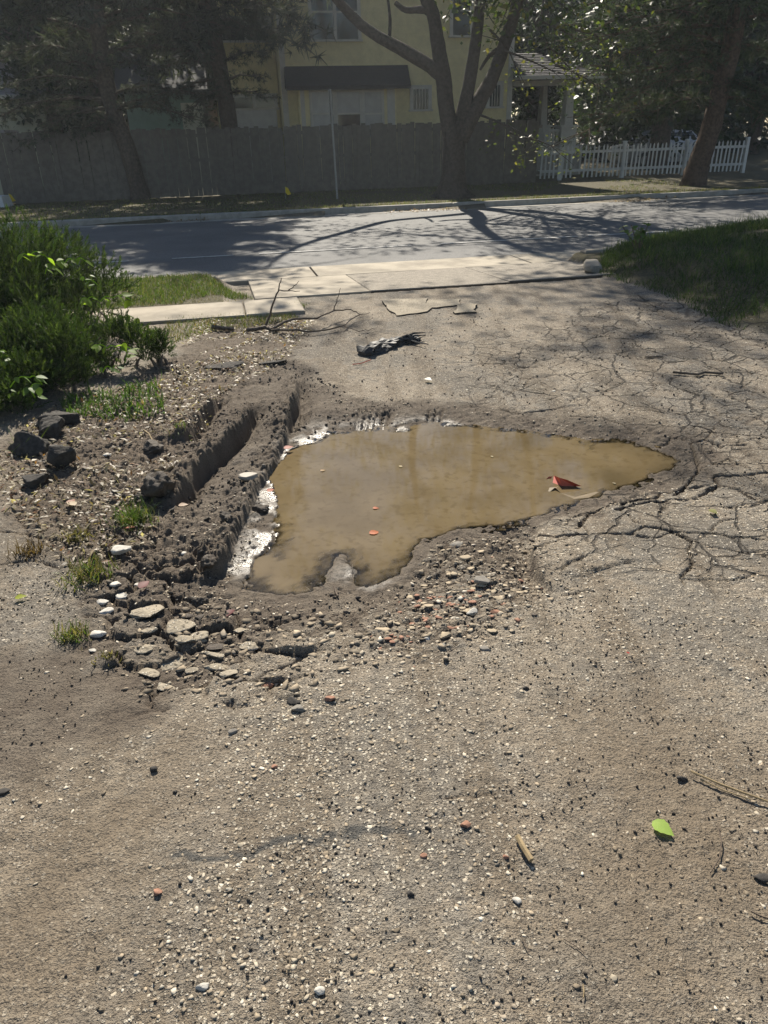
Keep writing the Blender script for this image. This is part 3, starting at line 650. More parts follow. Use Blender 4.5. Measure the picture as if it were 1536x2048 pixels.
def window(parent, x0, x1, z0, z1, y, panes=1, rail=True, mat='glass', fw=.11, lower=None, bars=0):
    w_ = MB()
    w_.box(x0-fw, x0, y-.06, y-.0, z0-.02, z1+fw); w_.box(x1, x1+fw, y-.06, y-.0, z0-.02, z1+fw)
    w_.box(x0, x1, y-.062, y-.0, z1, z1+fw)
    fr = w_.build('window', MT['trim'], parent)
    MB().box(x0-fw-.04, x1+fw+.04, y-.1, y-.0, z0-.08, z0-.02).build('sill', MT['trim'], fr)
    pw_ = (x1-x0)/panes
    for k in range(panes):
        a0, a1 = x0+k*pw_+(.05 if k else 0), x0+(k+1)*pw_-(.05 if k < panes-1 else 0)
        if k: MB().box(a0-.1, a0, y-.058, y-.0, z0-.02, z1).build('mullion', MT['trim'], fr)
        zm = (z0+z1)/2
        if rail:
            MB().box(a0, a1, y-.045, y-.016, zm-.025, zm+.025).build('sash_rail', MT['trim'], fr)
            MB().box(a0, a1, y-.03, y-.016, zm+.025, z1).build('pane', MT[mat], fr); MB().box(a0, a1, y-.022, y-.016, z0-.02, zm-.025).build('pane', MT[lower or mat], fr)
        else: MB().box(a0, a1, y-.03, y-.016, z0-.02, z1).build('pane', MT[mat], fr)
        for q in range(bars): MB().box(a0+(q+1)*(a1-a0)/(bars+1)-.012, a0+(q+1)*(a1-a0)/(bars+1)+.012, y-.055, y-.035, z0, z1).build('bar', MT['trim'], fr)
    return fr
a_, z_ = hp(626, 78); b_, _ = hp(716, 78); window(house, a_, b_, z_, z_+1.5, 0, 2)
a_, z_ = hp(826, 218); b_, z1_ = hp(856, 178); window(house, a_, b_, z_, z1_, 0, 1, False, 'glass', .12, None, 4)
a_, z_ = hp(978, 212); b_, z1_ = hp(1000, 170); window(house, a_, b_, z_, z1_, 0, 1, False, 'glass', .12, None, 3)
a_, z_ = hp(905, 70); b_, z1_ = hp(940, 0); window(house, a_, b_, z_, z_+1.4, 0)
# bay with three tall windows under a dark shingled awning
a_, z_ = hp(606, 268, V_H-.5); b_, z1_ = hp(790, 178, V_H-.5)
bay = MB().box(a_-.05, b_+.05, -.5, -.02, -.1, z1_+.1).build('bay', MT['yellow'], house)
for p0, p1, mt, lo in ((628, 664, 'curtain', 'curtain'), (677, 718, 'curtain', 'glass'), (731, 762, 'curtain', 'curtain')):
    x0, z0 = hp(p0, 270, V_H-.5); x1, z1 = hp(p1, 184, V_H-.5); window(bay, x0, x1, z0, z1, -.5, 1, True, mt, .09, lo)
for p0, p1 in ((604, 612), (775, 790)):
    x0, _ = hp(p0, 250, V_H-.5); x1, _ = hp(p1, 250, V_H-.5); MB().box(x0, x1, -.53, -.5, -.1, z1_+.08).build('pilaster', MT['trim'], bay)
c0, zc0 = hp(568, 137); c1, _ = hp(815, 137); d0, zd0 = hp(572, 177, V_H-.95); d1, _ = hp(822, 177, V_H-.95)
aw = MB().prism([(c0, -.02, zc0), (c1, -.02, zc0), (d1, -.95, zd0), (d0, -.95, zd0)], (0, 0, .06)); aw.poly([(c0, -.02, zc0), (d0, -.95, zd0), (d0+.05, -.02, zd0)]); aw.poly([(c1, -.02, zc0), (d1, -.95, zd0), (d1-.05, -.02, zd0)])
awo = aw.build('awning', MT['darkroof'], house)
MB().box(d0, d1, -.97, -.955, zd0-.06, zd0+.05).build('fascia', MT['darkroof'], awo)
# recessed wing on the left, with a boarded lower window
e0, _ = hp(440, 200, V_H+1.2); e1 = -.03
wing = MB(); lap(wing, e0, e1, 1.2, -.1, 6.6); wing.box(e0+.01, e1, 1.206, 8, -.1, 6.6); wing = wing.build('side_wing', MT['yellow'], house)
MB().box(e0-.03, e0+.14, 1.15, 1.2, -.1, 6.6).build('corner_trim', MT['trim'], wing)
a_, z_ = hp(468, 216, V_H+1.2); b_, z1_ = hp(548, 194, V_H+1.2); window(wing, a_, b_, z_, z1_, 1.2, 2, False)
a_, z_ = hp(468, 268, V_H+1.1); b_, z1_ = hp(553, 219, V_H+1.1); MB().box(a_, b_, 1.13, 1.185, -.1, z1_).build('panel', MT['curtain'], wing)
a_, z_ = hp(446, 80, V_H+1.2); b_, z1_ = hp(535, 40, V_H+1.2); window(wing, a_, b_, z_, z1_, 1.2, 2, False)
MB().prism([(e0-.5, .7, 6.5), (e1, .7, 6.5), (e1, 5, 8.6), (e0-.5, 5, 8.6)], (0, 0, .15)).build('wing_roof', MT['darkroof'], wing)
# porch on the right
porch = thing('porch', 'shaded porch with pale square columns beside the yellow house', 'porch', frame(hu1, V_H-.2), A)
def pp(px, py, v=V_H-.2): u, z = W(px, py, v); return u-hu1, z
x1, _ = pp(1160, 280); MB().box(.06, x1, -.1, 3.2, -.1, .75).build('floor', MT['concrete_gray'], porch)
for p0, p1, yv in ((1132, 1149, -.1), (1084, 1096, 1.9)):
    a_, zb = pp(p0, 250, V_H-.2+yv); b_, zt = pp(p1, 172, V_H-.2+yv); c_ = (a_+b_)/2; hwid = (b_-a_)/2+.03
    q = MB().box(c_-hwid-.03, c_+hwid+.03, yv, yv+.4, zb, zt, .05, .05).build('column', MT['trim'], porch)
    MB().box(c_-hwid-.16, c_+hwid+.16, yv-.08, yv+.5, .75, zb-.08).build('pedestal', MT['trim'], porch); MB().box(c_-hwid-.22, c_+hwid+.22, yv-.13, yv+.55, zb-.08, zb).build('capstone', MT['trim'], porch)
a_, z0 = pp(1084, 290); b_, z1 = pp(1124, 262)
MB().box(a_, b_-.02, -.04, .03, z1-.02, z1+.07).build('rail', MT['trim'], porch); MB().box(a_, b_-.02, -.03, .02, z0, z0+.06).build('rail', MT['trim'], porch)
for k in range(4): q = a_+.08+k*(b_-a_-.16)/4; MB().box(q, q+.08, -.02, .015, z0+.06, z1-.02).build('baluster', MT['trim'], porch)
MB().box(.06, x1+.1, -.05, .12, -.1, z0-.08).build('low_wall', MT['trim'], porch)
e0_, zt = pp(1040, 168); e1_, zr = pp(1168, 154, V_H-.5); MB().box(.06, e1_-.1, .0, .22, zt-.06, zt+.2).build('beam', MT['trim'], porch)
_, zr2 = pp(1060, 126, V_H+1.6); x2, _ = pp(1205, 150, V_H-.7)
r_ = MB(); zz_ = zt+.2
r_.poly([(-.1, -.75, zz_), (x2, -.75, zz_), (x2-1.7, 1.6, zr2+.3), (-.1, 1.6, zr2+.3)]); r_.poly([(x2, -.75, zz_), (x2, 4, zz_), (x2-1.7, 1.6, zr2+.3)]); r_.poly([(-.1, -.75, zz_-.1), (x2, -.75, zz_-.1), (x2, -.75, zz_), (-.1, -.75, zz_)]); r_.poly([(x2, -.75, zz_-.1), (x2, 4, zz_-.1), (x2, 4, zz_), (x2, -.75, zz_)]); r_.poly([(-.1, -.75, zz_-.1), (-.1, 4, zz_-.1), (x2, 4, zz_-.1), (x2, -.75, zz_-.1)])
# shingle courses as low steps
for k in range(14):
    t0 = k/14; yy = -.75+t0*2.35; zk = zz_+t0*(zr2+.3-zz_); r_.box(-.1, x2-1.7*t0, yy-.006, yy+.02, zk-.01, zk+.018)
MT['porchroof'] = simple('worn_porch_shingle', (.11, .105, .105), .85, .35, 9, .5, .01); ro = r_.build('roof', MT['porchroof'], porch); MB().box(-.1, x2+.02, -.79, -.755, zz_-.11, zz_+.015).build('fascia', MT['trim'], ro)
# --- teal garage and cream cottage on the left
V_G = 33.0
g0, _ = W(255, 230, V_G); g1, _ = W(405, 230, V_G)
gar = thing('sage_garage', 'sage green garage seen over the fence between the left trunks', 'garage', frame(g0, V_G), A)
m = lap(MB(), 0, g1-g0, 0, -.1, 3.2, .2, .01); m.box(.01, g1-g0-.01, .004, 5, -.1, 3.2); m.build('wall', MT['sage'], gar)
MB().prism([(-.3, -.4, 3.15), (g1-g0+.3, -.4, 3.15), (g1-g0+.3, 2.5, 4.6), (-.3, 2.5, 4.6)], (0, 0, .1)).build('roof', MT['darkroof'], gar)
q0, qz = W(368, 262, V_G); q1, qz1 = W(405, 205, V_G); MB().box(q0-g0, q1-g0, -.05, -.012, -.1, qz1).build('door', MT['cream'], gar)
V_C = 35.0
k0, _ = W(-60, 200, V_C); k1, _ = W(100, 200, V_C); _, ze = W(50, 190, V_C-.6); _, zr = W(50, 118, V_C+2.5)
cot = thing('cream_cottage', 'cream cottage with pale grey shingle roof at the left edge', 'house', frame(k0, V_C), A)
m = lap(MB(), 0, k1-k0-.3, 0, -.1, ze); m.box(.01, k1-k0-.31, .004, 6, -.1, ze); m.build('wall', MT['cream'], cot)
m = MB(); nsh = 16
for k in range(nsh):
    t0, t1 = k/nsh, (k+1)/nsh; y0, y1 = -.6+3.1*t0, -.6+3.1*t1; z0, z1 = ze+(zr-ze)*t0, ze+(zr-ze)*t1
    m.poly([(-.3, y0, z0+.03), (k1-k0, y0, z0+.03), (k1-k0, y1, z1+.004), (-.3, y1, z1+.004)]); m.poly([(-.3, y0, z0), (k1-k0, y0, z0), (k1-k0, y0, z0+.03), (-.3, y0, z0+.03)])
m.poly([(-.3, 2.5, zr), (k1-k0, 2.5, zr), (k1-k0, 6.6, ze), (-.3, 6.6, ze)]); ro = m.build('roof', MT['greyroof'], cot)
MB().box(-.3, k1-k0+.01, -.64, -.605, ze-.12, ze+.02).build('gutter', MT['trim'], ro)
MB().prism([(k1-k0-.31, 0, ze), (k1-k0-.31, 5.9, ze), (k1-k0-.31, 2.5, zr-.05)], (-.02, 0, 0)).build('gable', MT['cream'], cot)
# cream gate post strip and white block at the fence's left end
x0, zt = W(-60, 285, 26.2); x1, _ = W(9, 285, 26.2)
sh = thing('side_shed', 'pale shed wall just past the left end of the board fence', 'shed', frame(x0, 26.2), A)
m = lap(MB(), 0, x1-x0, 0, -.1, 1.9); m.box(.01, x1-x0-.01, .005, 1.5, -.1, 1.9); m.build('wall', MT['cream'], sh); MB().box(-.2, x1-x0+.1, -.2, 1.7, 1.9, 1.98).build('roof', MT['greyroof'], sh)
# --- far houses on the right
V_B = 52.0
b0, _ = W(1262, 270, V_B); b1, _ = W(1400, 270, V_B)
br = thing('brick_house', 'red brick house with tan porch far behind the picket fence', 'house', frame(b0, V_B), A)
bwid = b1-b0
MB().box(0, bwid, 0, 8, -.2, 3.0).build('wall', MT['brick'], br)
MB().box(bwid*.2, bwid*.48, -.8, -.02, -.2, 1.25).build('porch_wall', MT['tan'], br)
for f_ in (.0, .2, .46, .62): MB().box(bwid*f_, bwid*f_+.35, -1.6, -1.25, -.2, 2.4).build('column', MT['brick'], br)
for k in range(4): MB().box(bwid*.5, bwid*.72, -2.6+k*.28, -2.3+k*.28, -.2, .1+k*.17).build('step', MT['concrete'], br)
MB().box(-.4, bwid*.8, -1.9, .2, 2.4, 2.7).build('porch_roof', MT['darkroof'], br)
MB().prism([(-.6, -.8, 3.0), (bwid+.6, -.8, 3.0), (bwid+.6, 4, 5.6), (-.6, 4, 5.6)], (0, 0, .15)).build('roof', MT['darkroof'], br)
MB().box(bwid*.26, bwid*.36, -.05, -.0, 1.3, 2.3).build('window', MT['glass'], br)
V_D = 60.0
b0, zb = W(1270, 200, V_D); b1, zt = W(1390, 110, V_D); bwid = b1-b0; zm = (zb+zt)/2
gh = thing('grey_house', 'grey gabled house high behind the right conifer', 'house', frame(b0, V_D), A)
MB().box(0, bwid, 0, 8, -.3, zm).build('wall', MT['curtain'], gh)
MB().prism([(0, 0, zm), (bwid, 0, zm), (bwid/2, 0, zt+1)], (0, .1, 0)).build('gable', MT['curtain'], gh)
for s_ in (0, 1):
    x_ = 0 if s_ == 0 else bwid
    MB().prism([(x_+(-.5 if s_ == 0 else .5), -.5, zm-.3), (bwid/2, -.5, zt+1.05), (bwid/2, 8.3, zt+1.05), (x_+(-.5 if s_ == 0 else .5), 8.3, zm-.3)], (0, 0, .18)).build('roof', MT['greyroof'], gh)
window(gh, bwid*.38, bwid*.6, zb+.3, zb+1.5, 0)
# --- parked cars
def car(label, u, v, ang, paint, L=4.5, Wd=1.75, Ht=1.45):
    x, y = uv2xy(u, v); t = thing('parked_car', label, 'car', (x, y, 0), A+ang, 'cars parked beyond the picket fence')
    prof = [(-L/2, .35), (-L/2+.05, .8), (-L/2+.7, .92), (-L/2+1.3, Ht), (L/2-1.5, Ht), (L/2-.75, .95), (L/2-.1, .85), (L/2, .4), (L/2-.2, .22), (-L/2+.2, .22)]
    m = MB(); nsl = 7
    for k in range(nsl):
        s_ = -1+2*k/(nsl-1); ins = .06*abs(s_)**3
        for (a, z) in prof:
            m.v.append((a*(1-ins), s_*Wd/2*(1-(.16 if z > 1 else 0)*1), z-(.05*s_*s_ if z > 1 else 0)))
    n = len(prof)
    for k in range(nsl-1):
        for i in range(n): j = (i+1) % n; m.f.append((k*n+i, k*n+j, (k+1)*n+j, (k+1)*n+i))
    m.f.append(tuple(range(n-1, -1, -1))); m.f.append(tuple((nsl-1)*n+i for i in range(n)))
    b = m.build('body', MT[paint], t, True)
    for s_ in (-1, 1):
        MB().prism([(-L/2+.95, s_*(Wd/2-.05), 1.0), (L/2-1.05, s_*(Wd/2-.05), 1.0), (L/2-1.6, s_*(Wd/2-.13), Ht-.1), (-L/2+1.38, s_*(Wd/2-.13), Ht-.1)], (0, s_*.015, 0)).build('side_window', MT['glass'], t)
        for q in (-L/2+.85, L/2-.85):
            w_ = MB().tube([(q, s_*(Wd/2-.2), .32), (q, s_*(Wd/2+.01), .32)], .32, 16).build('wheel', MT['rubber'], t); MB().tube([(q, s_*(Wd/2), .32), (q, s_*(Wd/2+.02), .32)], .18, 12).build('rim', MT['metal'], w_)
        MB().box(L/2-.12, L/2-.02, s_*.62-.16, s_*.62+.16, .62, .76).build('headlight', MT['metal'], t)
    MB().prism([(L/2-1.5+.02, -.62, Ht-.06), (L/2-1.5+.02, .62, Ht-.06), (L/2-.78, .7, .97), (L/2-.78, -.7, .97)], (.02, 0, .015)).build('windscreen', MT['glass'], t)
    return t
u_, _ = W(1225, 290, 40); car('dark parked car glinting left of the red brick house', u_, 40, rad(200), 'carpaint')
u_, _ = W(1320, 320, 33); car('pale car half hidden behind the picket fence right of centre', u_, 33, rad(185), 'carwhite')
# --- sign post, marker flags, white block
x, y = G(675, 402); tp = at(660, 178, y)
sp = thing('sign_post', 'thin galvanised sign post seen edge-on on the far verge', 'sign post', (x, y, 0))
z0 = hgt(x, y)
MB().tube([(0, 0, z0-.1), (tp.x-x, 0, tp.z)], .028, 8).build('post', MT['metal'], sp)
f_ = (tp.x-x)/tp.z
for za, zb in ((tp.z-.75, tp.z-.32), (tp.z-.28, tp.z-.02)):
    m = MB(); m.prism([(f_*za-.045, -.3, za), (f_*za-.045, .2, za), (f_*zb-.045, .2, zb), (f_*zb-.045, -.3, zb)], (.012, 0, 0)); m.build('sign_plate', MT['metal'], sp)
for (a, b, lb) in ((571, 402, 'small yellow marker flag in the verge left of the sign post'), (22, 415, 'small yellow marker flag at the left end of the fence')):
    x, y = G(a, b); z0 = hgt(x, y); t = thing('marker_flag', lb, 'flag', (x, y, z0), 0, 'yellow utility flags on the far verge')
    MB().tube([(0, 0, -.02), (.02, 0, .32)], .006, 5).build('wire', MT['metal'], t)
    m = MB(); m.prism([(.015, 0, .32), (.1, -.02, .28), (.17, .01, .12), (.07, .02, .1), (.02, 0, .17)], (0, .004, 0)); m.build('flag', MT['yellowflag'], t)
x, y = G(4, 417); z0 = hgt(x, y); m = MB(); m.box(-.25, .28, -.3, .3, -.02, .28, .05, .05)
o = m.build('kerb_block', MT['white']); o.location = (x-.06, y, z0); tag(o, 'white concrete block at the far left edge of the verge', 'block')

# ================================================================== VEGETATION
def unit(a): return a/(np.linalg.norm(a, axis=-1, keepdims=True)+1e-9)
def leaf_cloud(pts, size, cols, rng, aspect=.55, up=.35, jit=.25):
    """one folded leaf of four corners per point, loosely facing up"""
    n = len(pts); d = unit(rng.normal(size=(n, 3))*np.array([1, 1, .6])-np.array([0, 0, .25])); nn = unit(rng.normal(size=(n, 3))+np.array([0, 0, up*3]))
    s = unit(np.cross(d, nn)); nn = np.cross(s, d)
    sz = size*(1+jit*rng.normal(size=(n, 1))).clip(.4, 1.8)
    a = pts; b = pts+d*sz*.45+s*sz*aspect*.5+nn*sz*.08; c = pts+d*sz; e = pts+d*sz*.45-s*sz*aspect*.5+nn*sz*.08
    v = np.stack([a, b, c, e], 1).reshape(-1, 3); f = np.arange(4*n).reshape(n, 4)
    return v, f, np.repeat(cols, 4, 0)
def pick(cols, n, rng, jit=.15):
    c = np.array(cols)[rng.integers(0, len(cols), n)]; return np.clip(c*(1+jit*rng.normal(size=(n, 1))), .005, 1)
def tufts(pts, axis, n, length, width, cols, rng, spread=.6):
    """n thin needles round each point, leaning along axis"""
    N = len(pts); ax = np.repeat(axis, n, 0); p = np.repeat(pts, n, 0)
    d = unit(ax+spread*rng.normal(size=(N*n, 3))); s = unit(np.cross(d, rng.normal(size=(N*n, 3))))
    l = length*(.6+.7*rng.random((N*n, 1))); v = np.stack([p-s*width/2, p+s*width/2, p+d*l], 1).reshape(-1, 3)
    return v, np.arange(3*N*n).reshape(-1, 3), np.repeat(np.repeat(cols, n, 0), 3, 0)
def grow(m, p, d, L, r, depth, rnd, tips, kids=3, droop=0.0, spread=.7, nseg=4):
    p = Vector(p); d = Vector(d).normalized(); pts = [p.copy()]; rr = [r]
    for k in range(nseg):
        d = (d+Vector((rnd.gauss(0, .13), rnd.gauss(0, .13), rnd.gauss(0, .1)-droop*.1))).normalized(); p = p+d*L/nseg; pts.append(p.copy()); rr.append(r*(1-.6*(k+1)/nseg))
        if depth == 0: tips.append((p.copy(), d.copy()))
    m.tube(pts, rr, 5 if depth < 2 else 7, False)
    if depth > 0:
        for k in range(kids):
            i = rnd.randint(1, nseg); a = Vector((rnd.gauss(0, 1), rnd.gauss(0, 1), rnd.gauss(0, .6)-droop)).normalized()
            grow(m, pts[i], d*(1-spread)+a*spread, L*rnd.uniform(.5, .72), rr[i]*.6, depth-1, rnd, tips, kids, droop, spread, nseg)
        grow(m, pts[-1], d, L*.6, rr[-1], depth-1, rnd, tips, kids, droop, spread, nseg)
def rel(v, o): return np.asarray(v)-np.array(o)[None, :]
def bark_tube(m, pts, rr, rnd, n=12):
    """a limb with furrowed bark: smooth path, uneven ring"""
    pts = [Vector(p) for p in pts]; P2, R2 = [], []
    for i in range(len(pts)-1):
        a, b, c, d = pts[max(i-1, 0)], pts[i], pts[i+1], pts[min(i+2, len(pts)-1)]
        for k in range(4):
            t = k/4; P2.append(.5*((2*b)+(c-a)*t+(2*a-5*b+4*c-d)*t*t+(3*b-a-3*c+d)*t*t*t)); R2.append(rr[i]*(1-t)+rr[i+1]*t)
    P2.append(pts[-1]); R2.append(rr[-1]); m.tube(P2, R2, n, False, .13, rnd)

# --- the big forked street tree
def main_tree():
    rnd = random.Random(12); rng = np.random.default_rng(12)
    x, y = G(905, 398); Yt = y; base = (x, y, hgt(x, y)); p = lambda a, b, dy=0: at(a, b, Yt+dy)
    t = thing('street_tree', 'large forked broadleaf tree on the far verge casting a shadow over street', 'tree', base)
    m = MB(); tips = []
    T0 = p(906, 402); T0.z = base[2]-.15
    bark_tube(m, [T0, p(906, 385), p(907, 345), p(908, 300), p(910, 268)], [.56, .38, .31, .29, .28], rnd, 16)
    for (a, b, dy) in ((862, 392, .1), (880, 398, -.3), (945, 400, -.35), (952, 392, .1)):
        e = p(a, b, dy); e.z = base[2]-.05; bark_tube(m, [p(902+(a-902)*.2, 372), p(902+(a-902)*.5, 388, dy*.5), e], [.22, .17, .05], rnd, 8)
    top = lambda a, b, dy, ex, ey, ez: p(a, b, dy)+Vector((ex, ey, ez))
    stems = [
     ([p(905, 285), p(893, 220), p(887, 160), p(876, 90), p(866, 30), top(858, 0, 0, -.2, 0, .5), top(858, 0, 0, -.5, .3, 3.0), top(858, 0, 0, -.2, .4, 5.5)], [.24, .21, .20, .18, .165, .15, .11, .05]),
     ([p(884, 150), p(850, 126), p(800, 97), p(745, 66), p(700, 28), top(672, 0, -.3, -.4, -.2, .5), top(672, 0, -.3, -1.6, -.4, 2.2), top(672, 0, -.3, -2.2, -.4, 4)], [.18, .16, .145, .13, .115, .10, .07, .03]),
     ([p(915, 275), p(930, 210), p(943, 140), p(955, 60), top(962, 0, .3, 0, 0, .2), top(962, 0, .3, .3, .2, 3), top(962, 0, .3, .1, .2, 6), top(962, 0, .3, .6, .2, 8.5)], [.22, .18, .155, .14, .13, .10, .07, .03]),
     ([p(920, 278), p(960, 200), p(985, 155), p(1015, 70), top(1042, 0, -.2, 0, 0, .2), top(1042, 0, -.2, .8, -.3, 2.6), top(1042, 0, -.2, 1.2, -.5, 5.5), top(1042, 0, -.2, 1.6, -.6, 8.5)], [.22, .19, .17, .155, .14, .11, .07, .03]),
     ([p(876, 40), p(850, 20), p(812, 20), p(790, 5)], [.11, .09, .07, .05]),
     ([p(778, 85), p(780, 40), p(775, -10)], [.05, .04, .03]),
     ([p(1005, 95), p(980, 110), p(960, 140)], [.07, .05, .03]),
    ]
    for pts, rr in stems: bark_tube(m, pts, rr, rnd, 10)
    # crown branches
    for si, (pts, rr) in enumerate(stems[:4]):
        for k in range((5, 6, 4, 4)[si], len(pts)):
            for q in range(3):
                d = Vector((rnd.gauss(0.15, .8), rnd.gauss(-.1, .8), rnd.uniform(-.1, .7))); grow(m, pts[k], d, rnd.uniform(1.6, 2.6), max(rr[k]*.45, .03), 2, rnd, tips, 3, .1, .65, 3)
    for k in range(26):
        q = stems[2+k % 2][0][-1-(k//2) % 3]; grow(m, q, Vector((rnd.uniform(.2, 1.2), rnd.gauss(-.1, .6), rnd.uniform(-.2, .6))), rnd.uniform(2.0, 3.2), .05, 2, rnd, tips, 3, .1, .65, 3)
    for k in range(16):
        q = Vector((base[0]+rnd.uniform(-.7, 1.2), base[1]+rnd.uniform(-.8, .8), rnd.uniform(10.8, 13))); grow(m, q, Vector((rnd.gauss(.1, .8), rnd.gauss(0, .8), rnd.uniform(-.2, .5))), rnd.uniform(1.4, 2.2), .05, 2, rnd, tips, 3, .1, .65, 3)
    low = []
    for (a, b, dy, ex) in ((1005, 100, -.6, 1), (960, 230, -1, .8), (1075, 40, 0, 1), (1090, 90, .4, 1), (980, 60, -.6, .6), (1110, 130, .2, 1), (1020, 265, -.5, .6), (1150, 60, .5, 1)):
        grow(m, p(a, b, dy), Vector((ex*.8, rnd.gauss(-.3, .4), -.25)), 1.3, .03, 1, rnd, low, 3, .4, .7, 3)
    m.build('trunk', MT['bark'], t, True, None)
    o = t.children[0]; me = o.data; co = np.zeros(len(me.vertices)*3, np.float32); me.vertices.foreach_get('co', co); me.vertices.foreach_set('co', rel(co.reshape(-1, 3), base).astype(np.float32).ravel())
    P_ = np.array([tuple(a) for a, d in tips]); P2 = np.array([tuple(a) for a, d in low])
    hi = P_[(P_[:, 2] > 8.8) & (P_[:, 0] > x-1.6)]; P_ = np.concatenate([np.repeat(P_, 6, 0), np.repeat(hi, 4, 0)]); P_ = P_+rng.normal(size=P_.shape)*.24; P2 = np.repeat(P2, 7, 0); P2 = P2+rng.normal(size=P2.shape)*np.array([.2, .2, .17])
    cols = [(.055, .085, .022), (.075, .105, .025), (.10, .12, .03), (.16, .14, .035), (.045, .07, .02)]
    v1, f1, c1 = leaf_cloud(P_, .15, pick(cols, len(P_), rng), rng); v2, f2, c2 = leaf_cloud(P2, .10, pick([(.11, .15, .03), (.16, .19, .04), (.20, .19, .045), (.09, .12, .03)], len(P2), rng), rng)
    v = np.concatenate([v1, v2]); f = np.concatenate([f1, f2+len(v1)]); c = np.concatenate([c1, c2])
    obj('crown', mesh_np('crown', rel(v, base), f, c), MT['leaf'], t); return len(f)
NL = main_tree()

def conifer(label, base_px, trunk_px, widths, ylean, seed, top_h, bark, branches, needle, group=None, per=26, dens=1.0, behind=None):
    """an evergreen: leaning trunk, tiers of drooping boughs with needle tufts.  branches: list of (start px, end px, depth shift)"""
    rnd = random.Random(seed); rng = np.random.default_rng(seed); upper = []
    if behind is None: x, y = G(*base_px)
    else:
        q = W(base_px[0], base_px[1], behind); x, y = uv2xy(q[0], behind)
    base = (x, y, hgt(x, y)); t = thing('conifer_tree', label, 'tree', base, 0, group); m = MB(); tips = []
    pts = [Vector((x, y, base[2]-.15))]+[at(a, b, y+ylean*k) for k, (a, b) in enumerate(trunk_px)]
    d = (pts[-1]-pts[-2]).normalized(); zt = pts[-1]
    nup = 5
    for k in range(1, nup+1): pts.append(zt+Vector((d.x*.4, 0, 1)).normalized()*((top_h-zt.z)*k/nup))
    rr = list(widths)+[widths[-1]*(1-.9*k/nup) for k in range(1, nup+1)]
    bark_tube(m, pts, rr, rnd, 14)
    def bough(a, b, r, dense, tips=tips):
        a, b = Vector(a), Vector(b); L = (b-a).length; q = []
        for k in range(7):
            s = k/6; pnt = a.lerp(b, s); pnt.z += .12*L*math.sin(s*math.pi)*.6-.05*L*s*s; q.append(pnt+Vector((rnd.gauss(0, .04), rnd.gauss(0, .06), rnd.gauss(0, .04)))*L*.3*s)
        m.tube(q, [r*(1-.85*k/6) for k in range(7)], 5, False)
        for k in range(1, 7):
            for s in range(max(1, int(3*dense))):
                dd = (q[k]-q[k-1]).normalized(); sd = Vector((rnd.gauss(0, 1), rnd.gauss(0, 1), rnd.gauss(-.12, .35))).normalized(); e = q[k]+(dd*.6+sd*.8)*L*rnd.uniform(.12, .3); m.tube([q[k], (q[k]+e)/2+Vector((0, 0, .03)), e], [r*.3, r*.2, .006], 4, False)
                for z in range(7): u = rnd.random(); w_ = q[k].lerp(e, u); tips.append((w_+Vector((rnd.gauss(0, .07), rnd.gauss(0, .07), rnd.gauss(0, .05)))*1.2, (e-q[k]).normalized()))
    for a, b, dy, dn in branches: bough(at(a[0], a[1], y), at(b[0], b[1], y+dy), .05, dn)
    # boughs above the picture, all round
    z = 4.6
    while z < top_h:
        f_ = (z-4.6)/(top_h-4.6); c = zt+(pts[-1]-zt)*((z-zt.z)/(top_h-zt.z))
        for k in range(6):
            th = rnd.uniform(0, 2*math.pi); l = (1-.75*f_)*rnd.uniform(1.8, 3.2)*dens; bough(c, c+Vector((math.cos(th)*l, math.sin(th)*l, rnd.uniform(-.7, .1))), .05, .7, upper)
        z += .62
    m.build('trunk', MT[bark], t, True); o = t.children[0]; me = o.data; co = np.zeros(len(me.vertices)*3, np.float32); me.vertices.foreach_get('co', co); me.vertices.foreach_set('co', rel(co.reshape(-1, 3), base).astype(np.float32).ravel())
    P_ = np.array([tuple(a) for a, d in tips]); D = np.array([tuple(d) for a, d in tips])
    v, f, c = tufts(P_, D, per, needle[0], needle[1], pick(needle[2], len(P_), rng, .25), rng, .75)
    P_ = np.array([tuple(a) for a, d in upper]); D = np.array([tuple(d) for a, d in upper]); v2, f2, c2 = tufts(P_, D, 5, .36, .055, pick(needle[2], len(P_), rng, .25), rng, .8)
    f = np.concatenate([f, f2+len(v)]); v = np.concatenate([v, v2]); c = np.concatenate([c, c2])
    obj('crown', mesh_np('crown', rel(v, base), f, c), MT['needle'], t); return len(f)
green = [(.035, .055, .032), (.05, .075, .04), (.06, .08, .05), (.03, .045, .03)]
greyg = [(.05, .06, .05), (.07, .08, .065), (.04, .05, .042)]
NR = conifer('leaning evergreen with drooping boughs at the right end of picket fence', (1385, 374), [(1396, 330), (1418, 270), (1438, 190), (1462, 95), (1478, 5)], [.42, .30, .27, .26, .25, .24], 0.05, 21, 15, 'barkr',
    [((1462, 95), (1195, 60), -.5, 2), ((1455, 120), (1215, 110), -1, 2), ((1445, 150), (1200, 150), -.4, 2), ((1440, 170), (1240, 190), -1, 2), ((1432, 200), (1180, 242), -.6, 2.4), ((1430, 205), (1290, 225), -1.2, 2), ((1425, 215), (1230, 215), .6, 2), ((1470, 60), (1250, 20), -.8, 2), ((1470, 60), (1300, 80), -1.6, 2), ((1475, 10), (1200, -20), -1, 2), ((1478, 5), (1340, 30), -2, 2), ((1450, 130), (1330, 140), -1.6, 2), ((1440, 160), (1540, 200), -.5, 2), ((1460, 90), (1570, 120), .5, 2), ((1470, 40), (1600, 40), 0, 2), ((1435, 190), (1560, 260), 1, 2)],
    (.16, .013, green), None, 12, 1.4)
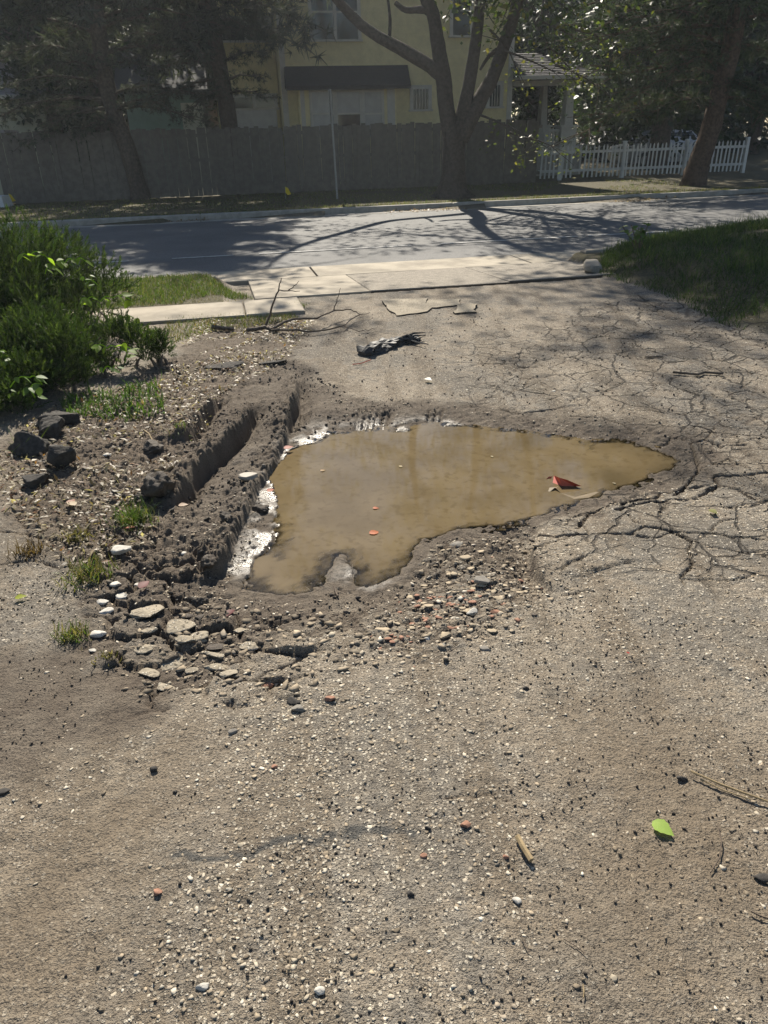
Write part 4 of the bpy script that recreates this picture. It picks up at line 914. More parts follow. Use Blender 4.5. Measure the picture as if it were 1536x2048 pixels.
NA = conifer('tall dark evergreen standing before the left part of the fence', (282, 402), [(276, 370), (256, 300), (225, 215), (205, 120), (190, 0)], [.33, .25, .24, .235, .22, .20], 0.0, 31, 12.5, 'bark',
    [((215, 170), (0, 160), -.6, 1.6), ((220, 200), (-30, 235), -.9, 1.6), ((225, 215), (60, 270), -1.2, 1.4), ((220, 190), (380, 175), -.6, 1.6), ((225, 220), (400, 235), -.9, 1.3), ((205, 120), (20, 90), -.8, 1.8), ((205, 110), (400, 100), -.8, 1.8), ((200, 70), (-20, 30), -1, 1.8), ((198, 60), (360, 40), -1.2, 1.8), ((195, 20), (60, -20), -1, 1.8), ((195, 20), (330, -30), -1, 1.8), ((230, 240), (150, 262), -1, 1.2), ((225, 225), (330, 200), -1.5, 1.3), ((210, 150), (110, 120), -2, 1.4), ((210, 140), (300, 130), -2, 1.4), ((230, 235), (20, 215), .3, 1.3)],
    (.14, .014, greyg), 'dark evergreens rising at the left', 12, 1.2)
NB = conifer('dark evergreen trunk rising behind the fence beside the yellow house', (466, 380), [(463, 330), (458, 250), (446, 170), (432, 90), (418, 0)], [.28, .26, .25, .24, .22, .20], 0.0, 41, 12.5, 'bark',
    [((440, 130), (300, 140), -.5, 1.5), ((445, 160), (330, 190), -.9, 1.4), ((440, 130), (530, 100), -1, 1.2), ((445, 165), (520, 150), -.8, .8), ((450, 190), (535, 188), -.9, .8), ((432, 80), (300, 60), -1, 1.6), ((430, 70), (540, 60), -1, 1.0), ((422, 20), (320, -10), -.6, 1.6), ((425, 50), (500, 55), -2, 1.3), ((450, 180), (380, 215), -1, 1)],
    (.14, .014, greyg), 'dark evergreens rising at the left', 12, 1.1, 25.9)

# --- trees far behind
def back_tree(label, u, v, h, r, zc, n, seed, cols, size=.34):
    rnd = random.Random(seed); rng = np.random.default_rng(seed); x, y = uv2xy(u, v); base = (x, y, 0)
    t = thing('background_tree', label, 'tree', base, 0, 'trees behind the houses'); m = MB()
    bark_tube(m, [(0, 0, -.2), (.1, 0, h*.3), (0, .1, h*.6), (.1, 0, h*.9)], [.42, .33, .24, .05], rnd, 10)
    for k in range(14):
        z = h*rnd.uniform(.25, .8); th = rnd.uniform(0, 6.28); m.tube([(0, 0, z), (math.cos(th)*r*.4, math.sin(th)*r*.4, z+.7), (math.cos(th)*r*.8, math.sin(th)*r*.8, z+1)], [.12, .08, .03], 5, False)
    m.build('trunk', MT['bark'], t, True)
    cl = unit(rng.normal(size=(70, 3)))*(rng.random((70, 1))**.4)*np.array([r, r, (h-zc)*.5])+np.array([0, 0, (h+zc)/2])
    p = cl[rng.integers(0, 70, n)]+rng.normal(size=(n, 3))*r*.2; p[:, 2] = np.maximum(p[:, 2], .6)
    v_, f_, c_ = leaf_cloud(p, size, pick(cols, n, rng, .2), rng); obj('crown', mesh_np('crown', v_, f_, c_), MT['leaf'], t)
dk = [(.02, .035, .014), (.03, .05, .02), (.025, .04, .018)]
mid = [(.04, .065, .02), (.06, .085, .025), (.03, .05, .018)]
back_tree('dark leafy tree filling the gap between porch and far brick house', 12.2, 40, 11, 3.0, 2.2, 6000, 1, dk)
back_tree('dense dark tree at the right edge beyond the picket fence', 17.5, 30, 11, 3.4, .2, 8000, 2, dk, .3)
back_tree('deep green tree behind the far grey house', 23, 68, 15, 6, 1.2, 6000, 3, dk, .55)
back_tree('tall tree closing the view at the far right', 28, 45, 14, 5.5, .3, 8000, 4, dk, .5)
back_tree('leafy tree behind the shaded porch', 9.5, 37, 10, 2.6, .4, 6000, 5, mid, .26)
back_tree('dark tree above the sage green garage', -4.5, 39, 13, 4.2, 2.5, 8000, 6, dk, .4)
back_tree('dark tree behind the cream cottage roof', -11.5, 46, 14, 5.0, 2.5, 8000, 7, dk, .45)
back_tree('dark tree at the left edge behind the cottage', -19, 44, 13, 5.0, 1.0, 7000, 8, dk, .45)
back_tree('dark tree behind the left house wing', -7.5, 52, 15, 5, 2, 6000, 9, dk, .5)
back_tree('dark evergreen tree low beside the right edge of fence', 21, 38, 12, 4.5, .2, 8000, 10, dk, .4)
back_tree('tree rising beyond the parked cars', 15.5, 72, 16, 6, 2.0, 6000, 13, dk, .55)

for k, (u_, v_, lb) in enumerate(((-34, 62, 'far tree at the outer left of the backdrop'), (-25, 66, 'far tree second from the left in the backdrop'), (-16, 70, 'far tree third from left in the backdrop'), (-3, 74, 'far tree behind the garage roof in the backdrop'), (7, 78, 'far tree above the yellow house in the backdrop'), (33, 74, 'far tree right of the grey house in the backdrop'), (41, 66, 'far tree at the outer right of the backdrop'), (24, 86, 'far tree between grey house and parked cars'), (36, 52, 'dark tree at the far right beside the street'))):
    back_tree(lb, u_, v_, 17, 6.5, .3, 5500, 50+k, dk, .75)
for k, (a, v_, w_, h_, lb) in enumerate(((172, 44, 2.0, 8, 'dark shrub filling the gap left of trunk beside cottage'), (262, 43, 2.2, 8, 'dark shrub filling the gap above fence left of garage'), (362, 43, 2.4, 11, 'dark tall shrub above the garage roof'), (418, 42, 2.0, 9, 'dark shrub filling the gap between garage and house wing'), (1052, 47, 2.2, 9, 'dark shrub seen through the porch'), (1130, 50, 2.6, 9, 'dark shrub seen right of the porch column'), (1190, 58, 3.0, 9, 'dark shrub behind the dark parked car'), (1515, 42, 3.0, 9, 'dark shrub at the end of the picket fence'), (1440, 48, 3, 9, 'dark shrub behind the leaning trunk'), (1330, 66, 5, 9, 'dark shrub below the grey house'))):
    back_tree(lb, W(a, 230, v_)[0], v_, h_, w_, .0, 4200, 90+k, dk, .3)
back_tree('dark bushy tree between cottage and garage', -9.3, 37.5, 7, 2.2, .3, 5000, 71, dk, .28)
back_tree('dark bushy tree close behind the sage garage gap', -6.0, 35.5, 8, 1.6, .3, 4000, 72, dk, .26)
back_tree('shrubby tree right of the porch behind the picket fence', 14.2, 34.5, 8, 1.7, .9, 3500, 73, dk, .24)

# ------------------------------------------------------------------ juniper bushes at the left
def sprig_set(rng, k=5):
    out = []
    for q in range(k):
        n = 15; v, f = [], []; L = 1.0; bend = rng.normal(size=2)*.15
        for i in range(n):
            s = .05+.95*i/n; p = np.array([bend[0]*s*s, bend[1]*s*s, s*.8]); th = rng.random()*6.28; d = unit(np.array([math.cos(th)*.55, math.sin(th)*.55, .9])); l = .34*(1-.45*s); sd_ = unit(np.cross(d, rng.normal(size=3)))*.035
            b = len(v); v += [p-sd_, p+sd_, p+d*l]; f.append((b, b+1, b+2))
        out.append((np.array(v), np.array(f)))
    return out
def instance(sets, pos, dirs, scale, cols, rng):
    """merge many turned and scaled copies of small meshes into one"""
    V, F, K = [], [], []; off = 0; which = rng.integers(0, len(sets), len(pos))
    for q, (bv, bf) in enumerate(sets):
        m = which == q; n = m.sum()
        if not n: continue
        z = unit(dirs[m]); x = unit(np.cross(z, rng.normal(size=(n, 3)))); y = np.cross(z, x); R = np.stack([x, y, z], 2)
        sc = scale[m]; sc = sc[:, None] if sc.ndim == 1 else sc
        vv = np.einsum('nij,nkj->nki', R, bv[None]*sc[:, None, :])+pos[m][:, None]; V.append(vv.reshape(-1, 3))
        F.append((bf[None]+(np.arange(n)*len(bv))[:, None, None]+off).reshape(-1, bf.shape[1])); off += n*len(bv); K.append(np.repeat(cols[m], len(bv), 0))
    return np.concatenate(V), np.concatenate(F), np.concatenate(K)
def juniper(label, lobes, n, seed, scale=.15):
    r0 = random.Random(seed*7); big = list(lobes); lobes = []
    for l in big:
        for q in range(11):
            th = r0.uniform(0, 6.28); e = r0.uniform(0, 1.1); k = r0.uniform(.62, .82); lobes.append((l[0]+math.cos(th)*math.cos(e)*l[3]*k, l[1]+math.sin(th)*math.cos(e)*l[3]*k, math.sin(e)*l[4]*k, l[3]*r0.uniform(.26, .42), l[4]*r0.uniform(.26, .40)))
    rng = np.random.default_rng(seed); rnd = random.Random(seed); lo = np.array(lobes); w_ = lo[:, 3]*lo[:, 4]; w_ = w_/w_.sum()
    bx, by = lo[:, 0].mean(), lo[:, 1].mean(); base = (bx, by, hgt(bx, by)); t = thing('juniper_bush', label, 'bush', base, 0, 'juniper bushes at the left')
    k = rng.choice(len(lo), n, p=w_); d = unit(rng.normal(size=(n, 3))); d[:, 2] = np.abs(d[:, 2])*1.0-.12; d = unit(d)
    rr = (rng.random((n, 1))**.25)*(1+.14*fbm(d[:, 0]*3+k, d[:, 1]*3+d[:, 2]*2, 1.7, 2, seed)[:, None]); c = lo[k]
    p = np.stack([c[:, 0]+d[:, 0]*c[:, 3]*rr[:, 0], c[:, 1]+d[:, 1]*c[:, 3]*rr[:, 0], c[:, 2]+d[:, 2]*c[:, 4]*rr[:, 0]], 1)
    g = hgts(p[:, 0], p[:, 1]); p[:, 2] = np.maximum(p[:, 2], g+.02)
    ax = unit(d*.7+np.array([.1, -.1, .75])+.3*rng.normal(size=(n, 3)))
    cl = pick([(.038, .070, .019), (.056, .096, .024), (.030, .054, .018), (.075, .112, .028), (.042, .064, .02)], n, rng, .2)
    v, f, cc = instance(sprig_set(rng), p, ax, scale*(.5+1.0*rng.random(n)**1.5), cl, rng)
    obj('foliage', mesh_np('foliage', rel(v, base), f, cc), MT['needle'], t)
    m = MB()
    for q in range(26):
        l = lo[rnd.randrange(len(lo))]; th = rnd.uniform(0, 6.28); s = rnd.random()*.7; e = (l[0]+math.cos(th)*l[3]*s-bx, l[1]+math.sin(th)*l[3]*s-by, l[4]*.75); st = (l[0]-bx+rnd.gauss(0, .08), l[1]-by+rnd.gauss(0, .08), -.03)
        m.tube([st, ((st[0]+e[0])/2, (st[1]+e[1])/2, e[2]*.6), e], [.018, .012, .004], 5, False)
    m.build('stems', MT['twig'], t)['kind'] = 'stuff'
def lobe(px, py, Yd, r, h): p = at(px, py, Yd); return (p.x, Yd, .0, r, p.z if h is None else h)
juniper('large dark juniper bush at the left edge', [(-3.75, 6.9, 0, 1.15, 1.28), (-3.05, 6.95, 0, .85, .92), (-4.5, 6.6, 0, 1.2, 1.38), (-2.8, 7.2, 0, .5, .52), (-3.3, 6.2, 0, .75, .78), (-2.7, 6.5, 0, .5, .55), (-3.9, 5.9, 0, .8, .8), (-3.0, 5.9, 0, .6, .6), (-3.6, 5.4, 0, .7, .7)], 18000, 5, .12)
juniper('lower juniper bush growing in front over bare soil', [(-2.35, 5.55, 0, .48, .55), (-2.02, 5.75, 0, .30, .36), (-2.8, 5.25, 0, .5, .50), (-3.2, 4.9, 0, .55, .42), (-2.62, 4.75, 0, .33, .30), (-1.82, 5.95, 0, .15, .26), (-2.75, 5.75, 0, .4, .5), (-2.5, 5.15, 0, .4, .4), (-3.0, 4.6, 0, .4, .33)], 10500, 6, .095)
# --- vines over the bushes: arching stems with single leaves
def leaf_mesh(name='leaf', notch=0.12, fold=.18, n=9, tip=.0):
    """an ovate leaf, pointed, folded along its midrib, with toothed margin"""
    v = [(0, 0, 0)]; mid = []
    for i in range(n+1):
        s = i/n; w_ = .36*math.sin(math.pi*min(1, s**.75))*(1-.25*s)*(1+notch*((i % 2)-.5)); v.append((s, 0, -.12*s*s)); v.append((s, w_, fold*w_-.12*s*s)); v.append((s, -w_, fold*w_-.12*s*s))
    f = []
    for i in range(n):
        a = 1+3*i; b = a+3; f += [(a, b, b+1, a+1), (a, a+2, b+2, b)]
    return mesh_pd(name, v, f, True)
def leafmat(name, c, tr=.5):
    t = NT(name); n1 = t.noise(60, 2); b = t.mix(n1, tuple(x*.75 for x in c), c)
    p = t.pbr(col=b, rough=.55, spec=.2); q = t.n('BsdfTranslucent', {'Color': tuple(min(1, x*k) for x, k in zip(c, (1.5, 1.5, .8)))}); mx = t.n('MixShader', {0: tr}); t.t.links.new(p.outputs[0], mx.inputs[1]); t.t.links.new(q.outputs[0], mx.inputs[2]); return t.done(mx)
MT['vineleaf'] = leafmat('vine_leaf', (.17, .27, .03), .62); MT['vinedark'] = leafmat('dark_vine_leaf', (.10, .17, .04), .35)
VL = leaf_mesh(); VL.materials.append(MT['vineleaf']); VD = leaf_mesh(); VD.materials.append(MT['vinedark'])
def vine(label, pts, nl, size, me, seed):
    rnd = random.Random(seed); pts = [Vector(p) for p in pts]; b = pts[0]; t = thing('vine', label, 'vine', tuple(b), 0, 'vines climbing through the junipers')
    m = MB(); P2 = []
    for i in range(len(pts)-1):
        for k in range(5): P2.append(pts[i].lerp(pts[i+1], k/5)+Vector((0, 0, .03*math.sin(k/5*math.pi))))
    P2.append(pts[-1]); m.tube([p-b for p in P2], .004, 4, False); m.build('stem', MT['vineleaf'], t)
    for k in range(nl):
        s_ = 0; p = P2[min(len(P2)-1, int((k+.5)/nl*len(P2)))]-b; o = obj('leaf', me, None, t, tuple(p+Vector((rnd.gauss(0, .012), rnd.gauss(0, .012), rnd.gauss(0, .012)))))
        s = size*.78*rnd.uniform(.6, 1.2); o.scale = (s, s, s); o.rotation_euler = (rnd.uniform(-.5, .5), rnd.uniform(-.1, .9), rnd.uniform(-2.2, 1.2))
at2 = lambda a, b, Yd: at(a, b, Yd)
vine('bright green vine arching over top of the large juniper', [at(35, 520, 6.0), at(60, 512, 5.9), at(85, 510, 5.9), at(105, 535, 5.85), at(90, 548, 5.85)], 9, .10, VL, 1)
vine('pale vine spray hanging off the right shoulder of large juniper', [at(112, 528, 6.1), at(130, 526, 6.1), at(150, 524, 6.1), at(172, 523, 6.1)], 6, .10, VL, 2)
vine('yellow-green vine shoot reaching over the path edge', [at(160, 608, 6.4), at(175, 598, 6.35), at(200, 604, 6.35), at(225, 596, 6.35), at(262, 600, 6.4)], 11, .11, VL, 3)
vine('small vine with pale leaves low at bush right side', [at(215, 650, 6.2), at(240, 640, 6.2), at(268, 636, 6.2)], 6, .09, VL, 4)
vine('vine with grey-green leaves lying on the front juniper', [at(185, 700, 5.0), at(215, 696, 5.0), at(240, 704, 5.0), at(265, 700, 5.1), at(250, 725, 5.0)], 9, .09, VL, 5)
vine('dark leaved vine at the bush foot on the left', [at(20, 775, 4.35), at(60, 755, 4.35), at(85, 770, 4.35), at(55, 785, 4.3), at(70, 795, 4.3)], 12, .08, VD, 6)
vine('dark vine leaves at the left picture edge', [at(-5, 705, 4.9), at(8, 715, 4.9), at(16, 722, 4.9)], 5, .085, VD, 7)
vine('pale vine leaves on the shaded side of large juniper', [at(160, 560, 6.15), at(175, 566, 6.15), at(195, 570, 6.15)], 5, .09, VD, 8)
vine('vine shoot low among dry stems of the front juniper', [at(205, 745, 4.9), at(225, 738, 4.9), at(240, 742, 4.9)], 5, .09, VD, 9)

# ------------------------------------------------------------------ grass
def blades(xs, ys, h, w_, cols, rng, lean=.35, segs=2):
    n = len(xs); z = hgts(xs, ys)-.006; p = np.stack([xs, ys, z], 1); th = rng.random(n)*6.283; s = np.stack([np.cos(th), np.sin(th), 0*th], 1)*w_*(.7+.6*rng.random((n, 1)))
    hh = h*(.45+.8*rng.random((n, 1))); ld = rng.normal(size=(n, 3))*lean; ld[:, 2] = 1; ld = unit(ld); mid_ = p+ld*hh*.55; l2 = ld+rng.normal(size=(n, 3))*lean*.9; l2[:, 2] -= .25; tip = mid_+unit(l2)*hh*.5
    v = np.stack([p-s/2, p+s/2, mid_+s*.36, mid_-s*.36, tip], 1).reshape(-1, 3); b = np.arange(n)[:, None]*5
    f = np.concatenate([b+np.array([[0, 1, 2]]), b+np.array([[0, 2, 3]]), b+np.array([[3, 2, 4]])]); return v, f, np.repeat(cols, 5, 0)
def in_poly(poly, n, rng):
    lo, hi = poly.min(0), poly.max(0); out = []; c = 0
    while c < n:
        q = lo+rng.random((n*2, 2))*(hi-lo); q = q[sd_poly(q[:, 0], q[:, 1], poly) < 0]; out.append(q); c += len(q)
    return np.concatenate(out)[:n]
def grass(name, label, xy, h, w_, cols, seed, lean=.35):
    rng = np.random.default_rng(seed); n = len(xy); v, f, c = blades(xy[:, 0], xy[:, 1], h, w_, pick(cols, n, rng, .2), rng, lean)
    o = obj(name, mesh_np(name, v, f, c), MT['grass']); tag(o, label, 'grass', None, 'stuff'); return o
gcol = [(.09, .15, .03), (.12, .18, .035), (.07, .12, .03), (.17, .17, .06)]
gdry = [(.20, .17, .08), (.26, .22, .12), (.14, .14, .05), (.17, .15, .07)]
gdk = [(.045, .085, .02), (.062, .108, .025), (.038, .068, .018), (.09, .13, .032)]
rng = np.random.default_rng(77)
VERGE2 = np.array([uv2xy(a, b) for a, b in ((-4.5, 8.42), (.22, 8.42), (.34, 8.7), (.2, 9.3), (-.05, 9.9), (-.3, 10.3), (-4.5, 10.33))])
q = in_poly(VERGE2, 26000, rng); a_ = fbm(q[:, 0], q[:, 1], 1.5, 2, 8); grass('grass_verge', 'short green grass on the verge between path and street', q[a_ > -.15], .065, .006, gcol, 1)
q = in_poly(VERGE2, 6000, rng); grass('grass_dry_patch', 'straw coloured dry grass on the near verge', q, .045, .006, gdry, 2, .8)
q = in_poly(P([(330,640),(420,634),(590,630),(600,640),(520,655),(420,668),(340,690)]), 2600, rng); grass('grass_strip', 'thin strip of grass along the lower edge of the path', q, .055, .005, gcol+gdry, 3, .5)
q = in_poly(BANK[:6].tolist() and P([(1186,546),(1215,508),(1250,490),(1330,480),(1440,464),(1600,450),(1900,450),(1900,760),(1590,690),(1440,648),(1330,592),(1230,560)]), 34000, rng); d_ = fbm(q[:, 0], q[:, 1], 1.2, 2, 4); grass('grass_bank', 'long dark grass covering the bank at the right', q[d_ > -.38], .10, .007, gdk, 4, .6)
q = in_poly(P([(1186,544),(1215,508),(1250,490),(1330,480),(1440,464),(1600,450),(1700,470),(1440,500),(1260,530)]), 9000, rng); grass('grass_bank_edge', 'taller grass along the street side of the right bank', q, .13, .007, gdk+gdk+gcol, 5, .5)
q = in_poly(P([(1215,512),(1330,484),(1600,455),(1800,470),(1700,690),(1440,630),(1330,575)]), 9000, rng); d_ = fbm(q[:, 0], q[:, 1], 2.6, 2, 44); grass('grass_clumps', 'taller grass clumps standing out of the right bank', q[d_ > .25], .22, .007, gdk+gcol[:2], 14, .5)
uu = rng.uniform(-14, 14, 26000); vv = rng.uniform(V_FAR+.15, 24.9, 26000); a_ = fbm(uu, vv, .5, 3, 8); k_ = a_ > -.25
xx, yy = uv2xy(uu[k_], vv[k_]); grass('grass_far_verge', 'dry patchy grass on the far verge below the fences', np.stack([xx, yy], 1), .07, .012, gdry+gcol[:2], 6, .6)
uu = rng.uniform(-14, 16, 9000); vv = V_FAR+.15+np.abs(rng.normal(size=9000))*.25; xx, yy = uv2xy(uu, vv); grass('grass_kerb_fringe', 'fringe of grass growing over the far kerb', np.stack([xx, yy], 1), .09, .012, gdry+gcol, 7, .6)
q = in_poly(P([(120,800),(320,770),(330,830),(250,850),(130,840)]), 700, rng); grass('weeds_by_bush', 'green weeds growing at the foot of the front juniper', q, .10, .010, [(.07, .13, .03), (.09, .16, .03)], 8, .7)
def tuft(label, px, py, r, n, h, cols, seed):
    rg = np.random.default_rng(seed); x, y = G(px, py); q = np.array([x, y])+rg.normal(size=(n, 2))*r; v, f, c = blades(q[:, 0], q[:, 1], h, .005, pick(cols, n, rg, .2), rg, .6); base = (x, y, hgt(x, y))
    tag(obj('grass_tuft', mesh_np('grass_tuft', rel(v, base), f, c), MT['grass'], None, base), label, 'grass tuft', 'grass tufts in the broken asphalt')
tuft('largest green grass tuft left of the rut', 270, 1045, .045, 260, .12, gcol, 1)
tuft('green grass tuft amid pale stones at left', 180, 1155, .05, 230, .09, gcol+gdry, 2)
tuft('sparse dry tuft lowest of those on the left', 145, 1275, .028, 160, .06, gdry+gcol, 3)
tuft('few bright blades beside the dark rocks', 50, 905, .03, 40, .15, [(.16, .24, .03)], 4)
tuft('dry straw tuft hanging from the leaf litter', 155, 1075, .03, 120, .07, gdry, 5)
tuft('brown dead weed on grey asphalt at far left', 60, 1110, .035, 90, .08, [(.12, .08, .04)], 6)
tuft('tiny tuft beside the lowest asphalt chunks', 222, 1318, .02, 50, .04, gdry, 7)
tuft('small green weed on the ridge above the ruts', 362, 878, .03, 60, .06, gcol, 8)
tuft('faint tuft at the right end of the path', 600, 612, .06, 120, .06, gcol, 9)
x, y = G(1278, 498, .17); t = thing('weed_plant', 'dark leafy weed standing above the right grass bank', 'plant', (x, y, hgt(x, y))); rnd = random.Random(8)
m = MB(); ends = []
for k in range(7): e = Vector((rnd.gauss(0, .12), rnd.gauss(0, .1), rnd.uniform(.25, .42))); m.tube([(0, 0, -.05), tuple(e*.5), tuple(e)], .006, 4, False); ends.append(e)
m.build('stem', MT['twig'], t)
for e in ends:
    for s in range(6): o = obj('leaf', VD, None, t, tuple(e*rnd.uniform(.5, 1))); o.scale = (.09,)*3; o.rotation_euler = (rnd.uniform(-.6, .6), rnd.uniform(-.6, .9), rnd.uniform(0, 6.28))
# leaf litter and wood chips
rg = np.random.default_rng(9); q = in_poly(LITT, 9500, rg); a_ = fbm(q[:, 0], q[:, 1], 3.0, 2, 18); q = q[a_ > -.3]; z = hgts(q[:, 0], q[:, 1])+.008
v, f, c = leaf_cloud(np.stack([q[:, 0], q[:, 1], z], 1), .028, pick([(.46, .40, .30), (.32, .26, .18), (.22, .17, .11), (.42, .37, .28), (.13, .09, .06), (.20, .10, .05)], len(q), rg, .2), rg, .35, 1.2, .5)
v[:, 2] = np.maximum(v[:, 2], np.repeat(z, 4)-.006); tag(obj('leaf_litter', mesh_np('leaf_litter', v, f, c), MT['leaf']), 'dry leaf litter and wood chips strewn below the junipers', 'leaf litter', None, 'stuff')
uu = rg.uniform(-8, 14, 2500); vv = V_FAR-.02-np.abs(rg.normal(size=2500))*.3; k_ = fbm(uu, vv, .5, 2, 3) > -.1; uu, vv = uu[k_], vv[k_]; xx, yy = uv2xy(uu, vv); zz_ = np.full(len(xx), Z_ST+.03)
v, f, c = leaf_cloud(np.stack([xx, yy, zz_], 1), .06, pick([(.28, .18, .12), (.35, .26, .18), (.20, .12, .08)], len(xx), rg, .2), rg, .6, 1.5); v[:, 2] = np.maximum(v[:, 2], Z_ST+.018); tag(obj('gutter_leaves', mesh_np('gutter_leaves', v, f, c), MT['leaf']), 'fallen brown leaves gathered along the far kerb', 'fallen leaves', None, 'stuff')

# ================================================================== STONES AND DEBRIS
def ico(sub=0):
    t = (1+5**.5)/2; v = unit(np.array([(-1, t, 0), (1, t, 0), (-1, -t, 0), (1, -t, 0), (0, -1, t), (0, 1, t), (0, -1, -t), (0, 1, -t), (t, 0, -1), (t, 0, 1), (-t, 0, -1), (-t, 0, 1)], float))
    f = [(0, 11, 5), (0, 5, 1), (0, 1, 7), (0, 7, 10), (0, 10, 11), (1, 5, 9), (5, 11, 4), (11, 10, 2), (10, 7, 6), (7, 1, 8), (3, 9, 4), (3, 4, 2), (3, 2, 6), (3, 6, 8), (3, 8, 9), (4, 9, 5), (2, 4, 11), (6, 2, 10), (8, 6, 7), (9, 8, 1)]
    for _ in range(sub):
        vl = list(map(tuple, v)); mp = {}; nf = []
        def mdp(a, b):
            k = (min(a, b), max(a, b))
            if k not in mp: mp[k] = len(vl); vl.append(tuple(unit((np.array(vl[a])+np.array(vl[b]))/2)))
            return mp[k]
        for a, b, c in f: ab, bc, ca_ = mdp(a, b), mdp(b, c), mdp(c, a); nf += [(a, ab, ca_), (b, bc, ab), (c, ca_, bc), (ab, bc, ca_)]
        v = np.array(vl); f = nf
    return v, np.array(f)
I0, I1, I2, I3 = ico(0), ico(1), ico(2), ico(3)
def stone_sets(rng, k=12, rough=.34, zs=.55):
    out = []
    for _ in range(k):
        v = I0[0]*(1+rough*rng.normal(size=(12, 1)))*np.array([1, .55+.35*rng.random(), zs]); out.append((v, I0[1]))
    return out
def gravel(name, label, x, y, size, cols, seed, sink=.35, tilt=.15, zs=.55):
    rg = np.random.default_rng(seed); n = len(x); z = hgts(x, y); d = unit(np.stack([tilt*rg.normal(size=n), tilt*rg.normal(size=n), np.ones(n)], 1))
    v, f, c = instance(stone_sets(rg, 12, .32, zs), np.stack([x, y, z+size*zs*(.9-2*sink)], 1), d, size, pick(cols, n, rg, .16), rg)
    tag(obj(name, mesh_np(name, v, f, c), MT['rock']), label, 'gravel', None, 'stuff'); return n
pale = [(.46, .40, .31), (.56, .50, .40), (.38, .33, .25), (.32, .27, .205), (.52, .475, .39)]
tanc = [(.32, .26, .185), (.26, .21, .148), (.36, .295, .21), (.20, .165, .12)]
dark = [(.06, .05, .042), (.085, .072, .058), (.045, .038, .032), (.11, .09, .07)]
rg = np.random.default_rng(4)
def region(n, x0, x1, y0, y1): return rg.uniform(x0, x1, n), rg.uniform(y0, y1, n)
def dens(x, y, polys, base):
    d = np.full(x.shape, base)
    for pl, w_ in polys: d = np.maximum(d, w_*(1-sst(-.15, .25, sd_poly(x, y, pl)+.12*fbm(x, y, 4, 2, 77))))
    return d
notwater = lambda x, y: sd_poly(x, y, PUD) > .06
x, y = region(52000, -1.5, 1.9, .85, 3.4); k_ = (rg.random(len(x)) < dens(x, y, [(EXPO, 1.0)], .34)*(1-.95*sst(.1, -.1, sd_poly(x, y, DIRT1)))*(1-.85*sst(.1, -.1, sd_poly(x, y, DIRT2)))*(1-.9*(sd_poly(x, y, DARK1) < 0))*(.35+.9*sst(-.35, .3, fbm(x, y, 3.5, 3, 12)))) & notwater(x, y)
N1 = gravel('pale_gravel', 'pale limestone gravel bedded in the worn asphalt', x[k_], y[k_], (.0024+.0068*rg.random(k_.sum())**2.4), pale+tanc, 1, .42, .06, .15)
x, y = region(42000, -1.6, 1.9, .85, 3.6); k_ = (rg.random(len(x)) < .8*sst(-.25, .45, fbm(x, y, 1.4, 2, 32)+.6*fbm(x, y, 7, 2, 33))) & notwater(x, y)
N2 = gravel('dark_grit', 'dark grit and mud crumbs scattered over the dusty ground', x[k_], y[k_], (.0010+.0042*rg.random(k_.sum())**4.5), dark+tanc[1:2]+tanc[3:]*2, 2, .1, .5, .7)
x, y = region(17000, -.8, 3.6, 3.0, 7.6); k_ = (rg.random(len(x)) < .65) & notwater(x, y) & (x > -.6+.12*(7-y))
N3 = gravel('asphalt_stones', 'small stones showing in the asphalt beyond the puddle', x[k_], y[k_], .004+.005*rg.random(k_.sum())**2, pale+tanc+tanc, 3, .4, .1, .28)
x, y = region(9000, -1.2, 3.6, 3.0, 7.8); k_ = (rg.random(len(x)) < .6*(.3+sst(-.4, .4, fbm(x, y, 1.6, 3, 36)))) & notwater(x, y)
N4 = gravel('dark_pebbles', 'dark crumbs scattered on the lot beyond the puddle', x[k_], y[k_], .0025+.007*rg.random(k_.sum())**4, dark+tanc[3:], 4, .1, .5, .7)
q = in_poly(MUDP, 6000, rg); a_ = sd_poly(q[:, 0], q[:, 1], PUD); k_ = (a_ > .08) & (fbm(q[:, 0], q[:, 1], 3, 2, 5) > -.25) & (q[:, 0] < .2)
N5 = gravel('mud_crumbs', 'loose mud crumbs around the wheel ruts', q[k_, 0], q[k_, 1], .003+.011*rg.random(k_.sum())**4, dark+[(.13, .105, .08), (.16, .135, .10)], 5, .15, .6, .6)
def blob(n, poly, soft):
    c = poly.mean(0); q = in_poly(c+(poly-c)*(1+soft), n, rg); d = sd_poly(q[:, 0], q[:, 1], poly)+.06*fbm(q[:, 0], q[:, 1], 7, 2, 91); return q[rg.random(len(q)) < 1-sst(-.10, .14, d)]
q = blob(2600, P([(860,1085),(1050,1055),(1060,1150),(1090,1190),(1000,1260),(830,1320),(740,1310),(740,1260),(810,1180)]), .25); q = q[notwater(q[:, 0], q[:, 1])]
q = q[::2]; N6 = gravel('rubble_flakes', 'flaky tan and grey rubble between puddle and asphalt edge', q[:, 0], q[:, 1], .003+.014*rg.random(len(q))**3, pale+tanc*3+[(.12, .10, .08), (.34, .19, .13)], 6, .22, .16, .3)
q = blob(3600, P([(240,1240),(500,1210),(660,1250),(690,1320),(560,1390),(300,1400)]), .25); q = q[notwater(q[:, 0], q[:, 1])]
q = q[::5]; N7 = gravel('asphalt_crumbs', 'crumbled asphalt below the mud ruts', q[:, 0], q[:, 1], .003+.018*rg.random(len(q))**3.2, tanc*3+[(.12, .10, .08), (.16, .135, .10)]+pale[2:4], 7, .25, .16, .3)

